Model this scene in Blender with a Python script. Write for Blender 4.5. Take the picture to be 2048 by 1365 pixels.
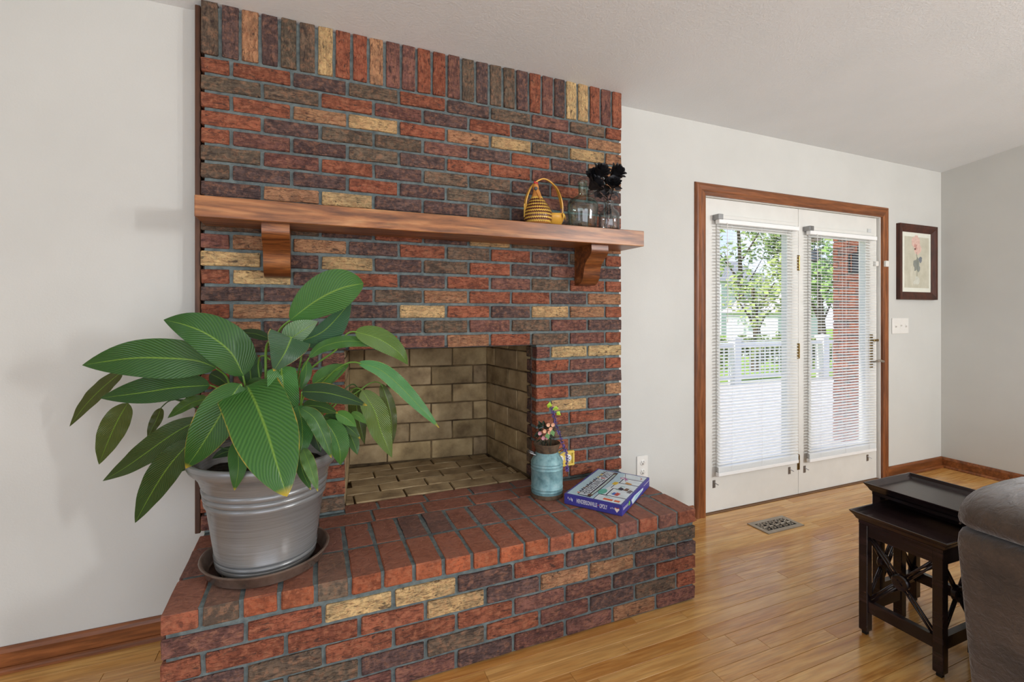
import bpy, bmesh, math, random
from mathutils import Vector, Matrix, noise
random.seed(7)
R_ = math.radians
scene = bpy.context.scene
COL = scene.collection
for o in list(bpy.data.objects):
    bpy.data.objects.remove(o, do_unlink=True)

# ------------------------------------------------------------------ camera
TH = 0.3972
FPX, CX, CY0 = 963.135, 1024.0, 628.55
CAM = Vector((0.4023, -2.2519, 1.294))
FW = Vector((math.sin(TH), math.cos(TH), 0)); RT = Vector((math.cos(TH), -math.sin(TH), 0))
cd = bpy.data.cameras.new('camera'); cam = bpy.data.objects.new('camera', cd); COL.objects.link(cam)
cam.location = CAM; cam.rotation_euler = (math.pi/2, 0, -TH)
cd.sensor_width = 36; cd.lens = FPX/2048*36; cd.shift_y = -(682.5-CY0)/2048; cd.clip_start = .02; cd.clip_end = 300
scene.camera = cam

# ------------------------------------------------------------------ light and exposure
scene.view_settings.view_transform = 'Standard'; scene.view_settings.look = 'None'
scene.view_settings.gamma = 1; scene.view_settings.exposure = 0.0
scene.view_settings.use_curve_mapping = False
w = bpy.data.worlds.new('sky'); scene.world = w; w.use_nodes = True
nt = w.node_tree; nt.nodes.clear()
_o = nt.nodes.new('ShaderNodeOutputWorld'); _b = nt.nodes.new('ShaderNodeBackground')
_g = nt.nodes.new('ShaderNodeNewGeometry'); _s = nt.nodes.new('ShaderNodeSeparateXYZ'); _r = nt.nodes.new('ShaderNodeValToRGB')
_n = nt.nodes.new('ShaderNodeTexNoise'); _n.inputs['Scale'].default_value = 3.0; _n.inputs['Detail'].default_value = 6
_m = nt.nodes.new('ShaderNodeMix'); _m.data_type = 'RGBA'; _r2 = nt.nodes.new('ShaderNodeValToRGB')
nt.links.new(_g.outputs['Incoming'], _s.inputs[0])
_neg = nt.nodes.new('ShaderNodeMath'); _neg.operation = 'MULTIPLY'; _neg.inputs[1].default_value = -1
nt.links.new(_s.outputs['Z'], _neg.inputs[0]); nt.links.new(_neg.outputs[0], _r.inputs[0])
_r.color_ramp.elements[0].position = 0.0; _r.color_ramp.elements[0].color = (.58, .69, .90, 1)
_r.color_ramp.elements[1].position = .7; _r.color_ramp.elements[1].color = (.26, .43, .84, 1)
nt.links.new(_g.outputs['Incoming'], _n.inputs['Vector']); nt.links.new(_n.outputs[0], _r2.inputs[0])
_r2.color_ramp.elements[0].position = .5; _r2.color_ramp.elements[1].position = .68
nt.links.new(_r2.outputs[0], _m.inputs[0]); nt.links.new(_r.outputs[0], _m.inputs[6]); _m.inputs[7].default_value = (.95, .96, .98, 1)
nt.links.new(_m.outputs[2], _b.inputs[0]); _b.inputs[1].default_value = 1.55; nt.links.new(_b.outputs[0], _o.inputs[0])

sun_d = bpy.data.lights.new('sun', 'SUN'); sun_d.energy = 5.0; sun_d.angle = R_(1.5); sun_d.color = (1, .95, .88)
sun = bpy.data.objects.new('sun', sun_d); COL.objects.link(sun); sun.rotation_euler = Vector((.70, -.06, -.72)).to_track_quat('-Z', 'Y').to_euler()

def area(name, loc, rot, sx, sy, power, color=(1, 1, 1)):
    d = bpy.data.lights.new(name, 'AREA'); d.shape = 'RECTANGLE'; d.size = sx; d.size_y = sy; d.energy = power; d.color = color
    o = bpy.data.objects.new(name, d); COL.objects.link(o); o.location = loc; o.rotation_euler = rot
    return o
# added frontal fill, then daylight at unseen windows (all behind the camera, in the wall openings built below)
area('front_fill', (0.4, -5.16, 1.25), (R_(90), 0, 0), 4.0, 2.1, 74, (.95, .975, 1.0))  # added soft frontal fill at an invented, unseen patio opening
area('daylight_window', (4.55, -5.16, 2.05), (R_(90), 0, 0), .32, .7, 112, (.97, .985, 1.0))
area('daylight_window', (5.30, -4.55, 2.05), (R_(90), 0, R_(90)), .32, .7, 50, (.97, .985, 1.0))
area('daylight_window', (-2.16, -2.6, 1.55), (R_(90), 0, R_(-90)), 1.6, 1.4, 10, (.95, .975, 1.0))  # unseen side window, assumed

# ------------------------------------------------------------------ materials
def S(r, g, b):
    f = lambda c: (c/255/12.92) if c/255 <= .04045 else ((c/255+.055)/1.055)**2.4
    return (f(r), f(g), f(b), 1)
class NT:
    def __init__(s, name, rough=.5, spec=.5, color=None, metal=0):
        s.m = bpy.data.materials.new(name); s.m.use_nodes = True
        s.t = s.m.node_tree; s.b = s.t.nodes['Principled BSDF']
        s.b.inputs['Roughness'].default_value = rough; s.b.inputs['Specular IOR Level'].default_value = spec
        s.b.inputs['Metallic'].default_value = metal
        if color: s.b.inputs['Base Color'].default_value = color
    def n(s, t, **k):
        x = s.t.nodes.new('ShaderNode'+t)
        for a, v in k.items(): setattr(x, a, v)
        return x
    def l(s, a, b): s.t.links.new(a, b)
    def coord(s, kind='Object', scale=(1, 1, 1), rnd=True):
        tc = s.n('TexCoord'); mp = s.n('Mapping'); mp.inputs['Scale'].default_value = scale
        src = tc.outputs[kind]
        if rnd:
            oi = s.n('ObjectInfo'); mul = s.n('VectorMath', operation='MULTIPLY_ADD')
            cb = s.n('CombineXYZ')
            for i in range(3): s.l(oi.outputs['Random'], cb.inputs[i])
            mul.inputs[1].default_value = (37, 61, 83)
            s.l(cb.outputs[0], mul.inputs[0]); s.l(src, mul.inputs[2]); src = mul.outputs[0]
        s.l(src, mp.inputs[0]); return mp.outputs[0]
    def noise(s, vec, scale, detail=4, rough=.55, dist=0):
        x = s.n('TexNoise'); x.inputs['Scale'].default_value = scale; x.inputs['Detail'].default_value = detail
        x.inputs['Roughness'].default_value = rough; x.inputs['Distortion'].default_value = dist
        s.l(vec, x.inputs['Vector']); return x.outputs[0]
    def ramp(s, fac, *stops):
        x = s.n('ValToRGB'); e = x.color_ramp.elements
        while len(e) < len(stops): e.new(.5)
        for i, (p, c) in enumerate(stops):
            e[i].position = p; e[i].color = c if isinstance(c, tuple) else (c, c, c, 1)
        s.l(fac, x.inputs[0]); return x.outputs[0]
    def mix(s, fac, a, b, mode='MIX'):
        x = s.n('Mix'); x.data_type = 'RGBA'; x.blend_type = mode
        for v, i in ((fac, 0), (a, 6), (b, 7)):
            if hasattr(v, 'links'): s.l(v, x.inputs[i])
            else: x.inputs[i].default_value = v
        return x.outputs[2]
    def math(s, op, a, b=None):
        x = s.n('Math', operation=op)
        for v, i in ((a, 0), (b, 1)):
            if v is None: continue
            if hasattr(v, 'links'): s.l(v, x.inputs[i])
            else: x.inputs[i].default_value = v
        return x.outputs[0]
    def base(s, c): s.l(c, s.b.inputs['Base Color']); return s
    def bump(s, h, strength=.3, dist=.003):
        x = s.n('Bump'); x.inputs['Strength'].default_value = strength; x.inputs['Distance'].default_value = dist
        s.l(h, x.inputs['Height']); s.l(x.outputs[0], s.b.inputs['Normal']); return s
def plain(name, col, rough=.5, spec=.5, metal=0, var=0.06, scale=30):
    k = NT(name, rough, spec, None, metal)
    v = k.coord(); f = k.noise(v, scale, 3)
    lo = tuple(c*(1-var*2) for c in col[:3])+(1,); hi = tuple(min(1, c*(1+var)) for c in col[:3])+(1,)
    k.base(k.ramp(f, (.3, lo), (.7, hi))); return k.m

M = {}
def brick_mat(name, rough=.78, crack=1.0, dust_sheen=0.0):
    k = NT(name, rough, .25)
    oi = k.n('ObjectInfo'); v = k.coord()
    vs = k.coord(scale=(1, 1, 3.2))
    big = k.noise(v, 14, 3); fine = k.noise(v, 120, 4, .65); ck = k.noise(vs, 26, 3, .5, 1.2)
    dark = k.mix(1.0, oi.outputs['Color'], (.50, .52, .58, 1), 'MULTIPLY'); warm = k.mix(.42, oi.outputs['Color'], S(150, 104, 78))
    mid = k.noise(v, 52, 4, .65); c = k.mix(k.ramp(big, (.36, .8), (.62, 0.0)), oi.outputs['Color'], dark); c = k.mix(k.ramp(mid, (.50, 0.0), (.62, .95)), c, warm); c = k.mix(k.ramp(mid, (.36, .95), (.47, 0.0)), c, dark); c = k.mix(k.ramp(fine, (.28, .6), (.40, 0.0)), c, S(50, 40, 38))
    # flecks: red brown on the buff bricks (object alpha carries how many), pale sand on the others
    fl = k.ramp(k.noise(vs, 34, 5, .7, .6), (.50, 0.0), (.60, 1.0))
    am = k.math('MULTIPLY', fl, k.math('SUBTRACT', 1.0, oi.outputs['Alpha']))
    c = k.mix(am, c, S(112, 62, 44))
    sp = k.ramp(fine, (.66, 0.0), (.80, .55)); c = k.mix(sp, c, S(196, 160, 130))
    ckf = k.ramp(ck, (.33, 1.0), (.41, 0.0))
    c = k.mix(k.math('MULTIPLY', ckf, .8*crack), c, S(44, 34, 32))
    if dust_sheen:  # greyish sky reflection painted into upward faces, together with dust
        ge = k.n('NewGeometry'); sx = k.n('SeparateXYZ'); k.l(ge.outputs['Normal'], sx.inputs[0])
        d = k.math('MULTIPLY', k.ramp(sx.outputs['Z'], (.7, 0.0), (.95, 1.0)), k.ramp(big, (.3, dust_sheen*.5), (.7, dust_sheen)))
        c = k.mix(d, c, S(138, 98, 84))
    k.base(c)
    h = k.math('ADD', k.math('MULTIPLY', k.ramp(ck, (.42, 0.0), (.52, 1.0)), crack), k.math('MULTIPLY', fine, .35))
    k.bump(h, .8, .004); return k.m
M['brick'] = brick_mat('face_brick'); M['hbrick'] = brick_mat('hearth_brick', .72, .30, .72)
k = NT('mortar', .9, .1); v = k.coord(rnd=False); k.base(k.ramp(k.noise(v, 40, 5), (.3, S(84, 92, 92)), (.7, S(118, 128, 126)))); k.bump(k.noise(v, 160, 3), .5, .003); M['mortar'] = k.m
k = NT('mortar_soot', .9, .1); v = k.coord(rnd=False); k.base(k.ramp(k.noise(v, 10, 4), (.3, S(50, 40, 30)), (.7, S(120, 100, 72)))); M['mortar_soot'] = k.m
k = NT('firebrick', .85, .2); v = k.coord(); vw = k.coord(rnd=False)
oi = k.n('ObjectInfo')
c = k.ramp(k.noise(v, 9, 5, .6), (.30, S(122, 102, 76)), (.5, S(160, 138, 104)), (.72, S(184, 162, 126)))
c = k.mix(k.ramp(k.noise(vw, 3.2, 4), (.52, 0.0), (.72, .55)), c, S(74, 60, 46))
c = k.mix(1.0, c, oi.outputs['Color'], 'MULTIPLY'); k.base(c); k.bump(k.noise(v, 90, 4), .4, .002); M['firebrick'] = k.m

def wood(name, c1, c2, c3, rough=.4, axis=0, scale=9, ringk=1.0, spec=.4, rnd=True, kn=True):
    k = NT(name, rough, spec); sc = [scale*1.0]*3; sc[axis] = scale*.09
    v = k.coord(scale=tuple(sc), rnd=rnd); v2 = k.coord(scale=tuple(x*5 for x in sc), rnd=rnd)
    big = k.noise(v, 1.0, 4, .6, 1.6*ringk); fine = k.noise(v2, 1.6, 4, .6, .2)
    c = k.ramp(big, (.28, c1), (.5, c2), (.72, c3))
    c = k.mix(k.ramp(fine, (.38, .55), (.6, 0.0)), c, tuple(x*.55 for x in c1[:3])+(1,))
    k.base(c); k.bump(fine, .06, .001); k.k = c; return k
kf = NT('oak_floor', .19, .75)
v = kf.coord(scale=(1.3, 13, 13)); v2 = kf.coord(scale=(5, 90, 90)); oi = kf.n('ObjectInfo')
c = kf.ramp(kf.noise(v, 1.0, 4, .6, 2.2), (.25, S(172, 114, 54)), (.46, S(208, 154, 84)), (.74, S(226, 182, 112)))
c = kf.mix(kf.ramp(kf.noise(v2, 1, 4), (.40, .42), (.58, 0.0)), c, S(134, 86, 42))
c = kf.mix(kf.ramp(oi.outputs['Random'], (.0, .38), (.5, .0), (1, .0)), c, S(176, 112, 50))
c = kf.mix(kf.ramp(oi.outputs['Random'], (.55, 0.0), (1, .38)), c, S(222, 178, 116))
kf.base(c); kf.bump(kf.noise(v2, 1, 3), .04, .0008); M['floor'] = kf.m
M['mantel'] = wood('mantel_walnut', S(98, 58, 34), S(166, 106, 60), S(192, 138, 88), .33, 0, 7, 2.6, .45).m
M['corbel'] = wood('corbel_wood', S(70, 38, 20), S(128, 72, 34), S(170, 108, 54), .35, 0, 16, 1.0, .45).m
M['trim'] = wood('oak_trim', S(96, 52, 24), S(140, 82, 42), S(162, 100, 56), .38, 0, 8, .8).m
M['trimv'] = wood('oak_trim_upright', S(90, 48, 24), S(134, 78, 42), S(156, 96, 54), .32, 2, 8, .8).m
M['trimd'] = wood('dark_trim_strip', S(58, 32, 18), S(92, 56, 32), S(110, 70, 42), .5, 2, 8, .8).m
M['espresso'] = wood('espresso_wood', S(26, 20, 22), S(40, 29, 30), S(60, 44, 44), .22, 1, 10, 1.0, .5).m
M['frame'] = wood('frame_wood', S(48, 22, 14), S(78, 38, 24), S(96, 50, 32), .4, 2, 14, .8).m
k = NT('wall_paint', .85, .2); v = k.coord(rnd=False); k.base(k.ramp(k.noise(v, 2, 3), (.3, S(200, 199, 193)), (.7, S(206, 205, 199)))); k.bump(k.noise(v, 130, 4, .6), .25, .002); M['wall'] = k.m
k = NT('ceiling_paint', .9, .1); v = k.coord(rnd=False); k.base(k.ramp(k.noise(v, 2, 3), (.3, S(222, 226, 227)), (.7, S(228, 231, 232)))); k.bump(k.noise(v, 95, 5, .65), .55, .004); M['ceil'] = k.m
M['white'] = plain('white_paint', S(222, 220, 213), .45, .4, 0, .02, 8)
M['blind'] = plain('white_slat', S(240, 240, 238), .4, .4, 0, .01, 8)
M['plastic'] = plain('white_plastic', S(228, 225, 218), .35, .5, 0, .01, 20)
M['yellow'] = plain('yellow_plate', S(226, 196, 92), .35, .5, 0, .04, 20)
M['black'] = plain('black', S(18, 18, 19), .5, .4, 0, .1)
M['steel'] = plain('steel', S(150, 150, 150), .35, .5, .9, .05)
M['brass'] = plain('aged_brass', S(140, 116, 70), .35, .5, .9, .1)
M['nickel'] = plain('vent_nickel', S(168, 158, 144), .35, .5, .7, .06)
M['soil'] = plain('soil', S(44, 40, 36), .95, .1, 0, .3, 60)
k = NT('pane_glass'); k.t.nodes.remove(k.b); tr = k.n('BsdfTransparent'); gl = k.n('BsdfGlossy'); gl.inputs['Roughness'].default_value = .02
fr = k.n('LayerWeight'); fr.inputs['Blend'].default_value = .5; mx = k.n('MixShader')
sch = k.math('MULTIPLY_ADD', k.math('POWER', fr.outputs['Facing'], 5.0), .5); sch.node.inputs[2].default_value = .025
k.l(sch, mx.inputs[0]); k.l(tr.outputs[0], mx.inputs[1]); k.l(gl.outputs[0], mx.inputs[2]); k.l(mx.outputs[0], k.t.nodes['Material Output'].inputs[0]); M['glass'] = k.m
def bottle_glass(name, tint, edge):
    k = NT(name); k.t.nodes.remove(k.b); tr = k.n('BsdfTransparent'); gl = k.n('BsdfGlossy'); gl.inputs['Roughness'].default_value = .05
    lw = k.n('LayerWeight'); lw.inputs['Blend'].default_value = .5
    k.l(k.ramp(lw.outputs['Facing'], (.25, tint), (.95, edge)), tr.inputs[0])
    mx = k.n('MixShader'); sch = k.math('MULTIPLY_ADD', k.math('POWER', lw.outputs['Facing'], 3.5), .55); sch.node.inputs[2].default_value = .09
    k.l(sch, mx.inputs[0]); k.l(tr.outputs[0], mx.inputs[1]); k.l(gl.outputs[0], mx.inputs[2]); k.l(mx.outputs[0], k.t.nodes['Material Output'].inputs[0]); return k.m
M['jug'] = bottle_glass('green_glass', (.86, .95, .92, 1), (.36, .56, .50, 1)); M['vase'] = bottle_glass('clear_glass', (.93, .955, .96, 1), (.44, .48, .50, 1))
# ------------------------------------------------------------------ mesh helpers
WL = {}
def wl(o): return WL.get(o.name, Vector((0, 0, 0))) if o is not None else Vector((0, 0, 0))
def thing(name, label, cat, loc=(0, 0, 0), group=None):
    o = bpy.data.objects.new(name, None); COL.objects.link(o); o.location = loc; WL[o.name] = Vector(loc); o.empty_display_size = .05
    tag(o, label, cat, group); return o
def tag(o, label=None, cat=None, group=None):
    if label: o['label'] = label
    if cat: o['category'] = cat
    if group: o['group'] = group
    return o
def put(name, me, parent=None, loc=(0, 0, 0), rot=None):
    o = bpy.data.objects.new(name, me); COL.objects.link(o); loc = Vector(loc); WL[o.name] = loc
    if parent is not None: o.parent = parent; o.location = loc-wl(parent)
    else: o.location = loc
    if rot: o.rotation_euler = rot
    return o
def fin(bm, name, mat, smooth=False, recalc=True):
    if recalc: bmesh.ops.recalc_face_normals(bm, faces=bm.faces[:])
    me = bpy.data.meshes.new(name); bm.to_mesh(me); bm.free()
    for mm in (mat if isinstance(mat, (list, tuple)) else [mat]): me.materials.append(mm)
    if smooth:
        for p in me.polygons: p.use_smooth = True
    return me
def obj(name, bm, mat, parent=None, smooth=False, at=None, recalc=True, auto=None):
    """link bm (world coordinates) as one object; origin moved to its centre"""
    if at is None:
        mn = [min(v.co[i] for v in bm.verts) for i in range(3)]; mxx = [max(v.co[i] for v in bm.verts) for i in range(3)]
        at = Vector([(a+b)/2 for a, b in zip(mn, mxx)])
    at = Vector(at)
    for v in bm.verts: v.co -= at
    me = fin(bm, name, mat, smooth, recalc)
    if auto is not None: me.set_sharp_from_angle(angle=R_(auto))
    return put(name, me, parent, at)
def struct(o): o['kind'] = 'structure'; return o
def stuff(o): o['kind'] = 'stuff'; return o
def box(bm, x0, x1, y0, y1, z0, z1, bev=0, mat=0):
    vs = [bm.verts.new(p) for p in ((x0, y0, z0), (x1, y0, z0), (x1, y1, z0), (x0, y1, z0), (x0, y0, z1), (x1, y0, z1), (x1, y1, z1), (x0, y1, z1))]
    fs = [bm.faces.new([vs[i] for i in q]) for q in ((3, 2, 1, 0), (4, 5, 6, 7), (0, 1, 5, 4), (1, 2, 6, 5), (2, 3, 7, 6), (3, 0, 4, 7))]
    for f_ in fs: f_.material_index = mat
    if bev:
        es = list({e for f_ in fs for e in f_.edges}); bmesh.ops.bevel(bm, geom=es, offset=bev, segments=1, affect='EDGES', profile=.5)
    return vs
def bxo(name, x0, x1, y0, y1, z0, z1, mat, parent=None, bev=0):
    bm = bmesh.new(); box(bm, x0, x1, y0, y1, z0, z1, bev); return obj(name, bm, mat, parent)
def beam(bm, p, q, wdt, hgt, up=(0, 0, 1)):
    p, q = Vector(p), Vector(q); t = (q-p).normalized(); u = Vector(up); s = t.cross(u).normalized(); u = s.cross(t)
    vs = []
    for c in (p, q):
        for a, b in ((-1, -1), (1, -1), (1, 1), (-1, 1)): vs.append(bm.verts.new(c+s*a*wdt/2+u*b*hgt/2))
    for f_ in ((3, 2, 1, 0), (4, 5, 6, 7), (0, 1, 5, 4), (1, 2, 6, 5), (2, 3, 7, 6), (3, 0, 4, 7)): bm.faces.new([vs[i] for i in f_])
def tube(bm, pts, r, n=8, cap=True):
    pts = [Vector(p) for p in pts]; rs = r if isinstance(r, (list, tuple)) else [r]*len(pts); prev = None; rings = []
    for i, p in enumerate(pts):
        t = (pts[min(i+1, len(pts)-1)]-pts[max(i-1, 0)]).normalized()
        if prev is None:
            a = Vector((0, 0, 1)) if abs(t.z) < .9 else Vector((1, 0, 0)); s = t.cross(a).normalized()
        else: s = (prev-t*prev.dot(t)).normalized()
        prev = s; u = t.cross(s)
        rings.append([bm.verts.new(p+(s*math.cos(2*math.pi*j/n)+u*math.sin(2*math.pi*j/n))*rs[i]) for j in range(n)])
    for a, b in zip(rings, rings[1:]):
        for j in range(n): bm.faces.new((a[j], a[(j+1) % n], b[(j+1) % n], b[j]))
    if cap: bm.faces.new(rings[0][::-1]); bm.faces.new(rings[-1])
def lathe(bm, c, prof, n=40, sx=1, sy=1, close=False):
    rings = []
    for r, z in prof:
        if r < 1e-5: rings.append([bm.verts.new((c[0], c[1], c[2]+z))])
        else: rings.append([bm.verts.new((c[0]+r*sx*math.cos(2*math.pi*j/n), c[1]+r*sy*math.sin(2*math.pi*j/n), c[2]+z)) for j in range(n)])
    pr = list(zip(rings, rings[1:]))
    if close: pr.append((rings[-1], rings[0]))
    for a, b in pr:
        for j in range(n):
            k2 = (j+1) % n
            if len(a) == 1 and len(b) == 1: break
            if len(a) == 1: bm.faces.new((a[0], b[k2], b[j]))
            elif len(b) == 1: bm.faces.new((a[j], a[k2], b[0]))
            else: bm.faces.new((a[j], a[k2], b[k2], b[j]))
def prism(bm, poly, ext, axis_pts):
    """poly: list of 3-D points, ext: extrusion vector"""
    a = [bm.verts.new(Vector(p)) for p in poly]; b = [bm.verts.new(Vector(p)+Vector(ext)) for p in poly]
    n = len(a); bm.faces.new(a[::-1]); bm.faces.new(b)
    for i in range(n): bm.faces.new((a[i], a[(i+1) % n], b[(i+1) % n], b[i]))
def spline(pts, n):
    """Catmull-Rom through pts (tuples of any length), n samples per span"""
    P = [pts[0]]+list(pts)+[pts[-1]]; out = []
    for i in range(1, len(P)-2):
        for j in range(n):
            t = j/n; t2, t3 = t*t, t*t*t
            out.append(tuple(.5*((2*b)+(-a+c)*t+(2*a-5*b+4*c-d)*t2+(-a+3*b-3*c+d)*t3) for a, b, c, d in zip(P[i-1], P[i], P[i+1], P[i+2])))
    out.append(tuple(P[-2])); return out
def ray(x, y): return FW+RT*((x-CX)/FPX)+Vector((0, 0, (CY0-y)/FPX))
def at(x, y, d): return CAM+ray(x, y)*d          # measured pixel + distance -> point in the room
def onY(x, y, Y): r = ray(x, y); return CAM+r*((Y-CAM.y)/r.y)
def onZ(x, y, Z): r = ray(x, y); return CAM+r*((Z-CAM.z)/r.z)
def text_bm(s, size, font_shear=0):
    c = bpy.data.curves.new('lettering', 'FONT'); c.body = s; c.size = size; c.align_x = 'CENTER'; c.align_y = 'CENTER'; c.extrude = .0003; c.resolution_u = 3
    o = bpy.data.objects.new('lettering', c); COL.objects.link(o)
    dg = bpy.context.evaluated_depsgraph_get(); me = bpy.data.meshes.new_from_object(o.evaluated_get(dg)); bm = bmesh.new(); bm.from_mesh(me)
    bpy.data.objects.remove(o); bpy.data.curves.remove(c); bpy.data.meshes.remove(me); return bm
# ================================================================== the room
WB, WR = 0.075, 0.11          # wall plane left of the chimney / right of it
XL, XR, YF = -2.2, 5.345, -5.2
def zc(x, y): return 2.540-.0075*x-.14*(y-.08)
bm = bmesh.new()
box(bm, XL-.15, -.001, WB, WB+.2, -.1, 2.62)
box(bm, 2.017, 2.715, WR, WR+.16, -.1, 2.62); box(bm, 2.715, 4.535, WR, WR+.16, 2.062, 2.62); box(bm, 4.535, XR+.15, WR, WR+.16, -.1, 2.62)
struct(obj('wall_back', bm, M['wall']))
bm = bmesh.new(); box(bm, XR, XR+.15, -4.9, .27, -.1, 2.62)
# the part of the right wall above eye level follows the ceiling; one narrow window near the far end
box(bm, XR, XR+.15, -5.35, -4.85, -.1, 3.4); box(bm, XR, XR+.15, -4.28, .27, 2.6, 3.4)
for f_ in [f_ for f_ in bm.faces]: pass
bm.free(); bm = bmesh.new()
box(bm, XR, XR+.15, -5.35, -4.84, -.1, 3.4); box(bm, XR, XR+.15, -4.84, -4.26, -.1, 1.38); box(bm, XR, XR+.15, -4.84, -4.26, 2.72, 3.4); box(bm, XR, XR+.15, -4.26, .27, -.1, 3.4)
struct(obj('wall_right', bm, M['wall']))
bm = bmesh.new()
box(bm, XL-.15, XL, -5.35, -3.42, -.1, 3.4); box(bm, XL-.15, XL, -3.42, -1.78, -.1, .83); box(bm, XL-.15, XL, -3.42, -1.78, 2.27, 3.4); box(bm, XL-.15, XL, -1.78, WB, -.1, 3.4)
struct(obj('wall_left', bm, M['wall']))
bm = bmesh.new()
box(bm, XL, -1.62, YF-.15, YF, -.1, 3.4); box(bm, -1.62, 2.42, YF-.15, YF, 2.32, 3.4); box(bm, 2.42, 4.26, YF-.15, YF, -.1, 3.4)
box(bm, 4.26, 4.84, YF-.15, YF, -.1, 1.38); box(bm, 4.26, 4.84, YF-.15, YF, 2.72, 3.4); box(bm, 4.84, XR, YF-.15, YF, -.1, 3.4)
struct(obj('wall_front', bm, M['wall']))
bm = bmesh.new(); x0, x1, y0, y1 = XL-.2, XR+.2, YF-.2, .1
vs = [bm.verts.new((x, y, zc(x, y)+h)) for h in (0, .12) for x, y in ((x0, y0), (x1, y0), (x1, .30), (x0, .30))]
for q in ((0, 1, 2, 3), (7, 6, 5, 4), (4, 5, 1, 0), (5, 6, 2, 1), (6, 7, 3, 2), (7, 4, 0, 3)): bm.faces.new([vs[i] for i in q])
struct(obj('ceiling', bm, M['ceil']))
# floor: a sub-floor that carries the oak boards
bm = bmesh.new(); box(bm, XL-.1, XR+.1, YF-.1, .26, -.12, -.018)
floor = struct(obj('floor', bm, plain('subfloor', S(58, 38, 20), .9, .1)))
PW = .0645
def board(bm, x0, x1, y0, y1): box(bm, x0, x1, y0, y1, -.02, 0.0)
bcache = {}
r_ = random.Random(5); nrow = 0; y = WR+.0
rest = bmesh.new(); cnt = 0
while y > -5.2:
    ya, yb = y-PW, y; x = XL+r_.uniform(-.9, 0); nrow += 1
    while x < XR:
        L = r_.choice((.6, .75, .9, 1.05, 1.2, 1.5)); xa, xb = max(x, XL), min(x+L, XR); x += L
        if xb-xa < .02: continue
        vis = yb > -1.62 and xb > -1.15
        under = ya > -.52 and xb > .02 and xa < 1.98
        segs = [(xa, xb)]
        if under: segs = [s for s in ((xa, min(xb, .02)), (max(xa, 1.98), xb)) if s[1]-s[0] > .02]
        for a, b in segs:
            # hidden from the photograph: behind the camera or under the sofa
            if not vis: board(rest, a+.0005, b-.0005, ya+.0004, yb-.0004); continue
            key = round(b-a, 3)
            if key not in bcache:
                q = bmesh.new(); box(q, -(b-a)/2+.0005, (b-a)/2-.0005, -PW/2+.0005, PW/2-.0005, -.018, 0, .0008); bcache[key] = fin(q, 'floorboard', M['floor'])
            put('floorboard', bcache[key], floor, ((a+b)/2, (ya+yb)/2, r_.uniform(-.0003, .0003))); cnt += 1
    y -= PW
stuff(obj('floorboards', rest, M['floor'], floor))
# baseboards with shoe moulding
def baseboard(name, p, q, nrm, mat='trim'):
    """p, q on the wall line; nrm points into the room"""
    p, q, n = Vector((*p, 0)), Vector((*q, 0)), Vector((*nrm, 0))
    prof = [(0, 0), (.016, 0), (.016, .068), (.011, .080), (.006, .086), (0, .086)]
    bm = bmesh.new(); prism(bm, [p+n*a+Vector((0, 0, b+.0005)) for a, b in prof], q-p, None); o = struct(obj(name, bm, M[mat]))
    pr2 = [(.016, 0), (.032, 0), (.031, .008), (.027, .014), (.022, .018), (.016, .019)]
    bm = bmesh.new(); prism(bm, [p+n*a+Vector((0, 0, b+.0005)) for a, b in pr2], q-p, None); obj('shoe_moulding', bm, M[mat], o)
baseboard('baseboard_left', (XL, WB), (-.026, WB), (0, -1))
baseboard('baseboard_back', (2.03, WR), (2.632, WR), (0, -1))
baseboard('baseboard_back', (4.566, WR), (XR, WR), (0, -1))
baseboard('baseboard_right', (XR, WR), (XR, -4.8), (-1, 0))
# wooden strip that closes the left edge of the brickwork
bm = bmesh.new(); box(bm, -.022, -.003, .012, WB, .414, 2.533, .002); struct(obj('trim_1', bm, M['trimd']))

# ================================================================== brickwork
BP, CP, JT = .225, .0708, .0132
ZT = 2.3674-.042
# red, purple brown, dark brown, olive brown, buff, buff and red, orange, blackened (colour, share without red flecks)
RED, PURPLE, DARK, OLIVE, BUFF, MIXED, ORANGE, BLACK = range(8)
TONE = ((150, 86, 62, 1), (126, 84, 73, 1), (100, 77, 71, 1), (112, 95, 78, 1), (206, 172, 120, .72), (176, 130, 94, .5), (164, 90, 58, 1), (58, 60, 62, 1))
def tone(o, c, rr):
    t = TONE[c]; s = S(*t[:3]); j = rr.uniform(.86, 1.14); g = rr.uniform(.95, 1.05)
    o.color = (s[0]*j, s[1]*j*g, s[2]*j*g, t[3])
rb = random.Random(11)
def brick_mesh(name, L, Dp, H, mat, jit=.0016, bev=.0032):
    bm = bmesh.new(); box(bm, -L/2, L/2, -Dp/2, Dp/2, -H/2, H/2)
    bmesh.ops.subdivide_edges(bm, edges=[e for e in bm.edges if abs((e.verts[0].co-e.verts[1].co).x) > L*.9], cuts=2)
    bmesh.ops.bevel(bm, geom=[e for e in bm.edges if len(e.link_faces) == 2 and e.calc_face_angle() > .5], offset=bev, segments=1, affect='EDGES')
    for v in bm.verts: v.co += Vector([rb.uniform(-jit, jit) for _ in range(3)])
    return fin(bm, name, mat)
_bm = {}
def bmesh_for(L, Dp, H, mat):
    k2 = (round(L, 3), round(Dp, 3), round(H, 3), mat); n = rb.randrange(5)
    if (k2, n) not in _bm: _bm[(k2, n)] = brick_mesh('brick', L, Dp, H, M[mat])
    return _bm[(k2, n)]
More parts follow.
